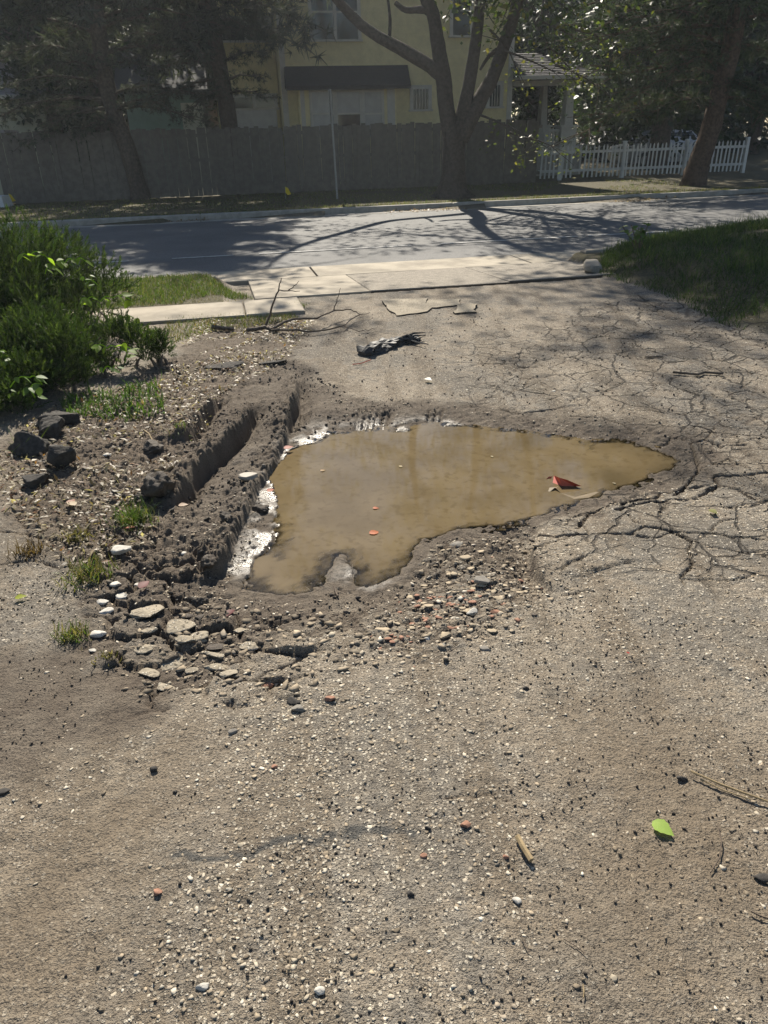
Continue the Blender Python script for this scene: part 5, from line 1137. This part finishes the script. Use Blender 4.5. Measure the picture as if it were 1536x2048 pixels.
def rock_mesh(name, sx, sy, sz, seed, rough=.16, flat=.0, base=I2, cut=.0):
    v = base[0].copy(); rg = np.random.default_rng(seed); n = np.zeros(len(v))
    for k in range(10): d = unit(rg.normal(size=3)); o = rg.uniform(.45, .8); h = v@d; v = v-np.maximum(h-o, 0)[:, None]*d[None]*.92      # planar breaks
    n = fbm(v[:, 0]*2+seed, v[:, 1]*2+v[:, 2]*1.7, 2.2, 3, seed); v = v*(1+rough*n)[:, None]
    if flat: v[:, 2] = np.where(v[:, 2] > flat, flat+(v[:, 2]-flat)*.12, v[:, 2])
    v = v*np.array([sx, sy, sz]); return mesh_np(name, v, base[1], None, False)
def rock(name, label, cat, px, py, wpx, mat, asp=.75, hgt_=.5, rz=None, seed=0, group=None, flat=0, sink=.3, rough=.16, base=I2, dz=0, tilt=.12):
    x, y = G(px, py); dist = math.sqrt(x*x+y*y+H*H); s = wpx/FPX*dist*.5; rnd = random.Random(seed+px); me = rock_mesh(name, s, s*asp, s*hgt_, seed+px, rough, flat, base)
    o = obj(name, me, MT[mat], None, (x, y, hgt(x, y)+s*hgt_*(.75-sink*1.5)+dz), (rnd.uniform(-tilt, tilt), rnd.uniform(-tilt, tilt), rnd.uniform(-.5, .5) if rz is None else rz)); return tag(o, label, cat, group)
MT['brickchip'] = simple('brick_chip', (.34, .185, .125), .9, .35, 80, .5, .003); MT['sandst'] = simple('tan_stone', (.44, .36, .25), .85, .25, 50, .4, .003); MT['palest'] = simple('pale_stone', (.55, .52, .46), .85, .25, 50, .5, .004); MT['riverst'] = simple('river_stone', (.30, .26, .21), .6, .2, 30, .15, .002); MT['greyst'] = simple('grey_stone', (.24, .22, .19), .85, .3, 50, .5, .003); MT['darkst'] = simple('dark_pebble', (.05, .045, .04), .8, .3, 50, .5, .003)
g1 = 'dark rocks below the juniper'
rock('dark_rock', 'flat topped dark rock rearmost of the pile under the juniper', 'rock', 118, 850, 100, 'lava', .6, .45, 0, 1, g1, 0, .25, .2, I3)
rock('dark_rock', 'squarish dark rock second from the back in the left pile', 'rock', 105, 872, 66, 'lava', .8, .75, .2, 2, g1, 0, .25, .2, I3)
rock('dark_rock', 'rough dark rock at the left of the pile behind grass blades', 'rock', 58, 905, 70, 'lava', .8, .8, .1, 3, g1, 0, .2, .22, I3)
rock('dark_rock', 'tall blocky dark rock in front of the pile', 'rock', 122, 938, 66, 'lava', .75, 1.05, .0, 4, g1, .75, .1, .18, I3)
rock('dark_rock', 'low flat dark rock nearest the camera below the pile', 'rock', 72, 972, 66, 'lava', .8, .55, .1, 5, g1, .55, .2, .18, I3)
rock('mud_clod', 'big dark mud clod at the lower end of the middle rut', 'clod', 326, 998, 70, 'mudclod', .9, .8, .3, 6, None, 0, .3, .28, I3)
for k, (a, b, w_, lb) in enumerate(((515, 1010, 40, 'small mud clod just below the river stone'), (420, 1140, 46, 'mud clod near the rut foot'), (285, 1000, 40, 'mud clod beside the biggest clod'), (455, 1050, 34, 'wet mud lump on the rut edge'), (310, 905, 44, 'dark soil lump beside leaf litter'), (398, 1200, 36, 'mud lump among asphalt chunks'))):
    rock('mud_clod', lb, 'clod', a, b, w_, 'mudclod', .85, .7, None, 20+k, 'mud clods along the ruts', 0, .3, .3, I3)
rock('river_stone', 'smooth flat grey river stone on the mud beside the puddle', 'stone', 501, 970, 44, 'riverst', .65, .42, .1, 7, None, .45, .0, .05, I3, .01)
for k, (a, b, w_, lb) in enumerate(((216, 915, 22, 'small white stone on dark soil under the bush'), (248, 1112, 42, 'largest white stone among leaf litter and asphalt'), (207, 1205, 26, 'white stone upper of the stacked pair left of chunks'), (210, 1222, 32, 'white stone lower of the stacked pair left of chunks'), (198, 1268, 34, 'long white stone below the stacked white pair'), (245, 1195, 34, 'broken white stone touching the upper asphalt chunk'), (235, 1175, 26, 'white stone just above the broken white stone'), (368, 1112, 14, 'small cream stone on mud above chunks'), (185, 1300, 16, 'small white stone on dark dirt at left'), (275, 1170, 20, 'pale stone beside the upper chunk'))):
    rock('white_stone', lb, 'stone', a, b, w_, 'palest', .75, .45, None, 40+k, 'white stones left of the ruts', .5, .25, .14)
ch = [(322, 1182, 92, 'largest broken asphalt chunk at upper right of the heap'), (293, 1232, 84, 'broad asphalt chunk standing high left of the heap'), (415, 1224, 46, 'asphalt piece sitting apart in the mud'), (358, 1258, 70, 'flat asphalt slab right of the broad chunk'), (398, 1276, 46, 'rounded asphalt lump below flat slab'), (432, 1292, 42, 'dark asphalt lump at the right end of heap'), (292, 1302, 46, 'small tilted asphalt piece lower left of heap'), (350, 1318, 84, 'wide flat asphalt slab at the bottom of heap'), (430, 1312, 60, 'thin asphalt sliver upper of two at right'), (436, 1332, 62, 'thin asphalt sliver lower of two at right'), (296, 1345, 52, 'worn asphalt plate lowest on the left'), (345, 1222, 36, 'dark asphalt lump wedged between big chunks'), (372, 1236, 32, 'small dark lump right of the wedge'), (400, 1240, 28, 'little mud-covered asphalt lump above flat slab'), (385, 1336, 40, 'small worn asphalt plate beside wide slab'), (300, 1270, 34, 'asphalt shard below the broad chunk'), (370, 1290, 44, 'grey asphalt shard mid heap'), (480, 1260, 40, 'pale asphalt plate flush in mud right of heap'), (500, 1290, 46, 'pale asphalt plate at the heap right edge'), (460, 1350, 40, 'flat asphalt fragment lower right of heap'), (330, 1372, 44, 'half buried asphalt fragment below heap')]
for k, (a, b, w_, lb) in enumerate(ch):
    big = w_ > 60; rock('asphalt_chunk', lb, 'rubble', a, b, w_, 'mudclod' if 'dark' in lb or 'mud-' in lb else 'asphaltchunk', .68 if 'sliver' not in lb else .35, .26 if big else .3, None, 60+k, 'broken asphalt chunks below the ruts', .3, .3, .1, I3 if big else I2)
for k, (a, b, w_, mt, lb) in enumerate(((596, 1424, 34, 'greyst', 'grey stone front of the pair on bare ground'), (588, 1408, 30, 'darkst', 'darker stone rear of the pair on bare ground'), (765, 1262, 34, 'sandst', 'pale tan stone flake left of brick chips'), (945, 1228, 30, 'palest', 'pale pitted stone block among brick chips'), (990, 1226, 28, 'brickchip', 'pinkish brick fragment right of the pale block'), (855, 1280, 20, 'palest', 'oval pale pebble below the brick chips'), (890, 1274, 30, 'sandst', 'flat tan stone below the pale block'), (970, 1302, 26, 'greyst', 'grey angular stone on the lower rubble edge'), (1052, 1180, 16, 'sandst', 'small orange-tan pebble near the asphalt edge'), (1042, 1148, 20, 'brickchip', 'pink brick fragment against the asphalt edge'), (965, 1168, 44, 'greyst', 'flat grey stone plate at rubble top'), (912, 1078, 34, 'greyst', 'flat grey stone at the puddle lip'), (932, 1112, 26, 'sandst', 'tan stone flake on the rubble near water'), (880, 1295, 36, 'greyst', 'half sunk grey stone plate below rubble'),
    (620, 1250, 16, 'sandst', 'small tan pebble on tyre marked mud'), (535, 1366, 24, 'brickchip', 'pink brick chip on bare ground left of centre'), (660, 1405, 22, 'brickchip', 'faded brick chip right of the stone pair'), (315, 1786, 22, 'brickchip', 'orange brick chip on dust at lower left'), (932, 1656, 24, 'brickchip', 'red brick chip right of the tar strip'), (848, 1716, 16, 'brickchip', 'small red chip beside dark pebbles'), (1010, 1718, 14, 'brickchip', 'tiny red chip left of the wooden stick'), (549, 1538, 14, 'brickchip', 'small red chip above the tar strip'), (308, 1541, 18, 'darkst', 'black pebble upper of two on left dust'), (350, 1586, 14, 'darkst', 'black round pebble lower of two on left dust'), (820, 1793, 16, 'darkst', 'black pebble standing at lower centre'), (8, 1590, 26, 'darkst', 'black pebble at the left picture edge'), (857, 1661, 14, 'darkst', 'black pebble above the small red chip'), (1035, 1804, 20, 'palest', 'white angular pebble below the wooden stick'), (1528, 1757, 34, 'darkst', 'dark flat stone at the right picture edge'), (466, 1466, 18, 'greyst', 'dark grey pebble in the worn asphalt'), (405, 1980, 24, 'palest', 'round white pebble at the bottom left of centre'), (1108, 780, 10, 'palest', 'small white pebble far beyond the puddle'), (445, 1348, 20, 'greyst', 'small grey stone right of the heap'), (1052, 1382, 14, 'darkst', 'dark pebble below the asphalt edge'), (640, 1990, 22, 'palest', 'white pebble at the bottom centre'), (1365, 1558, 20, 'darkst', 'brown bark piece at the tip of the long twig'))):
    rock({'brickchip': 'brick_chip', 'sandst': 'stone_flake', 'palest': 'pale_stone', 'greyst': 'grey_stone', 'darkst': 'dark_pebble'}[mt], lb, 'brick chip' if mt == 'brickchip' else 'stone', a, b, w_, mt, .7, .38 if w_ > 24 else .55, None, 100+k, None, .5 if mt in ('sandst', 'greyst') else 0, .2, .15, I2)
rnd = random.Random(15)
for k in range(46):      # brick chips nobody could tell apart
    a, b = rnd.gauss(890, 48), rnd.gauss(1212, 26)
    if k > 36: a, b = rnd.gauss(795, 16), rnd.gauss(1290, 14)
    rock('brick_chip', 'small orange brick chip in the rubble patch below puddle', 'brick chip', int(a), int(b), rnd.uniform(8, 20), 'brickchip', .6, .28, None, 200+k, 'loose brick chips in the rubble patch', .4, .15, .16, I1)
for k in range(30):
    a, b = rnd.gauss(930, 75), rnd.gauss(1190, 60)
    if sd_poly(np.array([G(a, b)[0]]), np.array([G(a, b)[1]]), PUD)[0] < .04: continue
    rock('stone_flake', 'thin tan stone flake in the rubble patch below puddle', 'stone flake', int(a), int(b), rnd.uniform(12, 26), 'sandst', .6, .25, None, 300+k, 'stone flakes in the rubble patch', .3, .1, .14, I1)

# --- broken edge slabs at the driveway top
def slab_piece(name, label, px_poly, th, mat, dz=0.0, tilt=(0, 0), group=None):
    pts = P(px_poly); c = pts.mean(0); z = hgt(*c); m = MB(); rnd = random.Random(len(label)); Q = []
    for i in range(len(pts)):
        a, b = pts[i]-c, pts[(i+1) % len(pts)]-c
        for k in range(4): t_ = k/4; e = a*(1-t_)+b*t_; l = np.linalg.norm(b-a)*.05; Q.append((e[0]+rnd.gauss(0, l), e[1]+rnd.gauss(0, l), 0))
    m.prism([(p[0], p[1], -th) for p in Q], (0, 0, th)); o = m.build(name, MT[mat]); o.location = (c[0], c[1], z+th*.75+dz); o.rotation_euler = (*tilt, 0); return tag(o, label, 'slab', group)
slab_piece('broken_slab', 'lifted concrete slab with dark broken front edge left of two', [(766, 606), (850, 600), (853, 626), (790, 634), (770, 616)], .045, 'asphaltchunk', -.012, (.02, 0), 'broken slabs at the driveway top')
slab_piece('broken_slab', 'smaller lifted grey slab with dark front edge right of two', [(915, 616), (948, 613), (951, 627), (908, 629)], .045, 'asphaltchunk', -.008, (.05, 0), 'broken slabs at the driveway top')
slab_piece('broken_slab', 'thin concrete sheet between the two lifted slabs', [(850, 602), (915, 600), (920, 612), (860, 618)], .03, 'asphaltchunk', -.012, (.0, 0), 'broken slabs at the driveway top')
rock('asphalt_sheet', 'peeled dark asphalt sheet above the ruts at left', 'rubble', 450, 740, 84, 'lava', .5, .16, .1, 501, None, .3, .25, .2, I3); rock('asphalt_sheet', 'second peeled asphalt sheet nearer the driveway', 'rubble', 545, 728, 76, 'lava', .4, .13, .15, 502, None, .3, .25, .2, I3)
# white kerb end on the right
x, y = G(1193, 546); me = rock_mesh('kerb_end', .13, .40, .09, 3, .1, .6, I3); o = obj('kerb_end', me, MT['concrete'], None, (x+.02, y+.25, hgt(x, y+.2)+.05), (0, 0, -.25)); tag(o, 'worn white kerb end at the corner of the right grass bank', 'kerb')
# --- fallen branch
b0 = G(531, 656); Yb = b0[1]; base = (b0[0], b0[1], hgt(*b0)); fb = thing('fallen_branch', 'bare fallen branch with upright twigs lying across the driveway edge', 'branch', base)
def lay(pts, zs): return [Vector((*G(a, b, z), z+hgt(*G(a, b, z)))) for (a, b), z in zip(pts, zs)]
def upr(pts): return [at(a, b, Yb) for a, b in pts]
def limb(name, pts, r0, r1):
    m = MB(); P2 = []; rnd = random.Random(len(pts)); n = len(pts)
    for i in range(n-1):
        for k in range(4): P2.append(pts[i].lerp(pts[i+1], k/4)+Vector((rnd.gauss(0, .004), 0, rnd.gauss(0, .004))))
    P2.append(pts[-1]); m.tube([p-Vector(base) for p in P2], [r0+(r1-r0)*i/(len(P2)-1) for i in range(len(P2))], 6); return m.build(name, MT['twig'], fb, True)
limb('stem', lay([(494, 662), (515, 656), (535, 655), (545, 660)], [.02, .03, .035, .03]), .02, .018)
limb('twig', upr([(531, 655), (542, 619), (556, 581), (563, 556)]), .013, .004); limb('twig', upr([(556, 581), (580, 582), (600, 582)]), .006, .003); limb('twig', upr([(577, 582), (588, 572), (598, 562)]), .005, .002)
limb('branch', lay([(543, 659), (569, 646), (600, 639), (634, 638), (668, 621), (702, 619), (723, 630)], [.03, .06, .08, .09, .10, .07, .02]), .014, .004)
q = lay([(668, 621)], [.10])[0]; limb('twig', [q, at(674, 598, q.y), at(681, 576, q.y)], .006, .002)
limb('branch', lay([(543, 661), (590, 661), (629, 664), (686, 652), (707, 636), (740, 625)], [.03, .04, .03, .04, .04, .05]), .012, .003); limb('twig', lay([(689, 653), (718, 662), (735, 660), (754, 655)], [.03, .02, .02, .03]), .005, .002)
# --- sticks and twigs
def stick(name, label, px, r, mat='twig', z=.006, r1=None):
    pts = [Vector((*G(a, b), hgt(*G(a, b))+z+r)) for a, b in px]; c = pts[0]; m = MB(); m.tube([p-c for p in pts], [r+((r1 or r)-r)*i/(len(pts)-1) for i in range(len(pts))], 6, True, .2); o = m.build(name, MT[mat], None, False); o.location = c; return tag(o, label, 'stick')
MT['stickpale'] = simple('pale_wood', (.33, .25, .14), .85, .3, 60, .4, .002)
stick('wood_stick', 'short pale brown wooden stick on the foreground dirt', [(1034, 1682), (1046, 1704), (1062, 1728)], .0075, 'stickpale')
stick('twig', 'long straight dry twig at the right edge of foreground', [(1380, 1548), (1440, 1574), (1490, 1594), (1545, 1614)], .003, 'stickpale', .01); stick('twig', 'thinner dry twig lying alongside the long one', [(1400, 1560), (1450, 1585), (1500, 1602)], .002, 'stickpale')
stick('twig', 'curved thin twig below the green leaf', [(1434, 1655), (1442, 1690), (1438, 1720), (1420, 1748)], .0018, 'twig'); stick('twig', 'thin dark twig at the lower right edge', [(1500, 1828), (1520, 1838), (1545, 1846)], .002, 'twig')
stick('twig', 'short dark stick on the asphalt beyond the puddle at right', [(1345, 748), (1395, 752), (1410, 748), (1446, 750)], .009, 'twig'); stick('twig', 'thin straight stick on the far asphalt', [(1290, 716), (1325, 714)], .007, 'twig'); stick('wood_stick', 'dark stick lying behind the fallen branch butt', [(425, 664), (468, 664)], .022, 'twig')
stick('twig', 'thin twig at the bottom right of centre', [(1128, 1880), (1150, 1895), (1170, 1912)], .0012); stick('twig', 'pale straw at the bottom centre', [(1165, 1975), (1167, 1990), (1166, 2000)], .0015, 'stickpale'); stick('twig', 'pale root stick on dark soil above the ruts', [(288, 868), (300, 880), (308, 892)], .004, 'stickpale'); stick('twig', 'short twig at the lower centre', [(1042, 1878), (1052, 1900), (1060, 1908)], .0012); stick('wood_stick', 'pale weathered stick on top of the rut ridge', [(310, 950), (330, 946), (348, 943)], .008, 'stickpale')
stick('twig', 'small twig poking from the spur at the puddle lip', [(668, 1165), (672, 1178), (676, 1190)], .004)
# --- single leaves
def leaf(label, px, py, s, c, rz, seed=0, z=.012, tr=.35, flat=False):
    mt = leafmat('leaf_'+str(seed), c, tr); me = leaf_mesh('fallen_leaf'); me.materials.append(mt); x, y = G(px, py, z); o = obj('fallen_leaf', me, None, None, (x, y, max(hgt(x, y)+z, ZW+.004 if flat else -9)), (.12, -.12 if not flat else 0, rz)); o.scale = (s, s, s); return tag(o, label, 'leaf')
leaf('bright green leaf on the foreground dirt', 1305, 1640, .062, (.33, .48, .10), -.9, 1); leaf('yellow-green leaf on dark dirt at the left edge', 30, 1198, .045, (.30, .34, .03), .3, 2); leaf('curled green leaf in an asphalt crack at right', 1418, 1022, .05, (.22, .22, .07), -1.2, 3)
for k, (a, b, s, c, lb) in enumerate(((745, 1003, .032, (.45, .13, .05), 'orange leaf floating upper of two at puddle middle'), (738, 1053, .055, (.48, .14, .05), 'orange leaf floating lower of two at puddle middle'), (640, 930, .035, (.30, .19, .08), 'small tan leaf floating near the left shore'), (534, 972, .05, (.36, .10, .05), 'red-brown leaf at the left puddle edge'), (800, 922, .03, (.42, .34, .2), 'pale bit floating at upper puddle'), (985, 902, .025, (.4, .34, .22), 'pale flake floating toward the right'), (1232, 955, .025, (.42, .36, .24), 'pale flake near the right shore'))):
    leaf(lb, a, b, s, c, .1+k*.3, 10+k, .0, .2, True)
for k, (a, b, s, c, lb) in enumerate(((566, 885, .06, (.34, .08, .05), 'red leaf on the mud wall beside the puddle'), (137, 1010, .06, (.24, .09, .04), 'rust coloured leaf in the leaf litter'), (150, 1012, .07, (.45, .36, .24), 'long tan leaf in the leaf litter'), (270, 1055, .05, (.30, .10, .05), 'rust leaf under the largest grass tuft'), (465, 1215, .05, (.12, .03, .03), 'dark red leaf beside the apart asphalt piece'), (850, 755, .07, (.7, .68, .62), 'white scrap on the lot beyond puddle'), (355, 1002, .05, (.45, .33, .24), 'cream leaf at the foot of middle rut'), (280, 1185, .06, (.14, .03, .03), 'dark red leaf against the largest chunk'), (1258, 1312, .014, (.35, .04, .03), 'tiny red flake on the right asphalt'), (1085, 950, .0, (.3, .1, .05), ''))):
    if lb: leaf(lb, a, b, s, c, .4+k, 30+k, .02, .25)
# --- red plastic scrap half sunk in the puddle
x, y = G(1130, 966, ZW); t = thing('plastic_scrap', 'folded red plastic scrap half sunk at the right of puddle', 'plastic scrap', (x, y, ZW))
def q3(a, b, z): g = G(a, b, ZW+z); return (g[0]-x, g[1]-y, z)
m = MB(); m.v += [q3(1108, 951, .022), q3(1118, 955, .045), q3(1135, 960, .035), q3(1163, 972, .012), q3(1150, 973, -.002), q3(1122, 973, -.002), q3(1105, 968, -.004)]; m.f += [(0, 6, 5, 1), (1, 5, 4, 2), (2, 4, 3)]; m.build('red_fold', MT['redpl'], t, False)
m = MB(); m.v += [q3(1088, 962, -.004), q3(1098, 953, .008), q3(1106, 953, .012), q3(1100, 958, -.004)]; m.f += [(0, 1, 2, 3)]; m.build('left_corner', MT['redpl'], t)
m = MB(); m.v += [q3(1078, 992, -.012), q3(1098, 984, .001), q3(1110, 974, .014), q3(1122, 985, .003), q3(1148, 997, .004), q3(1178, 994, .003), q3(1198, 984, .004), q3(1165, 976, -.001), q3(1120, 972, -.001), q3(1090, 974, -.006)]; m.f += [(0, 1, 2, 9), (2, 8, 9), (2, 3, 8), (3, 4, 7, 8), (4, 5, 6, 7)]; m.v = [(p_[0], p_[1], p_[2]-.003) for p_ in m.v]; m.build('silted_sheet', MT['silt'], t)
# --- crumpled black rubber strip
pts = [Vector((*G(a, b), 0)) for a, b in ((724, 712), (745, 706), (765, 697), (785, 690), (805, 686), (822, 684), (838, 682))]
c = pts[0]; t = thing('rubber_strip', 'crumpled black rubber strip with frayed end lying beyond the puddle', 'rubber strip', (c.x, c.y, hgt(c.x, c.y))); rnd = random.Random(6)
V, F = [], []; n = 40; ns = 18
for i in range(n):
    s = i/(n-1)*(len(pts)-1.001); k = int(s); p = pts[k].lerp(pts[k+1], s-k); d = (pts[k+1]-pts[k]).normalized(); sdv = Vector((-d.y, d.x, 0)); r = .06*(1-.5*i/n)*(1+.15*math.sin(i*.9))
    if i < 3: r *= .5+.2*i
    for j in range(ns):
        th = 2*math.pi*j/ns; f_ = 1+.28*math.sin(3*th+i*.35)+.12*math.sin(7*th+i*.8)+.08*rnd.gauss(0, 1); q = p-c+sdv*math.cos(th)*r*f_*1.4+Vector((0, 0, max(-.01, r*.6+math.sin(th)*r*f_*.7))); V.append(tuple(q))
for i in range(n-1):
    for j in range(ns): F.append((i*ns+j, i*ns+(j+1) % ns, (i+1)*ns+(j+1) % ns, (i+1)*ns+j))
F.append(tuple(range(ns-1, -1, -1)))
obj('body', mesh_pd('body', V, F, False), MT['rubber'], t)
for k in range(9):
    m = MB(); a = pts[4]-c+Vector((0, rnd.gauss(0, .03), .04)); e = pts[6]-c+Vector((rnd.gauss(.02, .06), rnd.gauss(0, .1), rnd.uniform(.005, .06))); m.tube([a, a.lerp(e, .5)+Vector((0, 0, rnd.gauss(.015, .012))), e], [.012, .009, .004], 5, True, .3); m.build('frayed_strand', MT['rubber'], t)
x, y = G(738, 722); stick('plastic_sliver', 'thin red sliver beside the black rubber strip', [(705, 730), (722, 728), (742, 722)], .004, 'redpl')

# ------------------------------------------------------------------ thin air volume added to imitate lens glare
hz = MB().box(-90, 90, -8, 110, -1.6, 20.5).build('glare_veil', None); t = NT('glare_veil'); pv = t.n('VolumePrincipled', {'Color': (.86, .93, 1.0, 1), 'Density': GLARE_VEIL, 'Anisotropy': .45}); t.t.links.new(pv.outputs[0], t.out.inputs[1]); hz.data.materials.append(t.m); hz['kind'] = 'stuff'; hz['label'] = 'thin veil of air added to imitate lens glare'
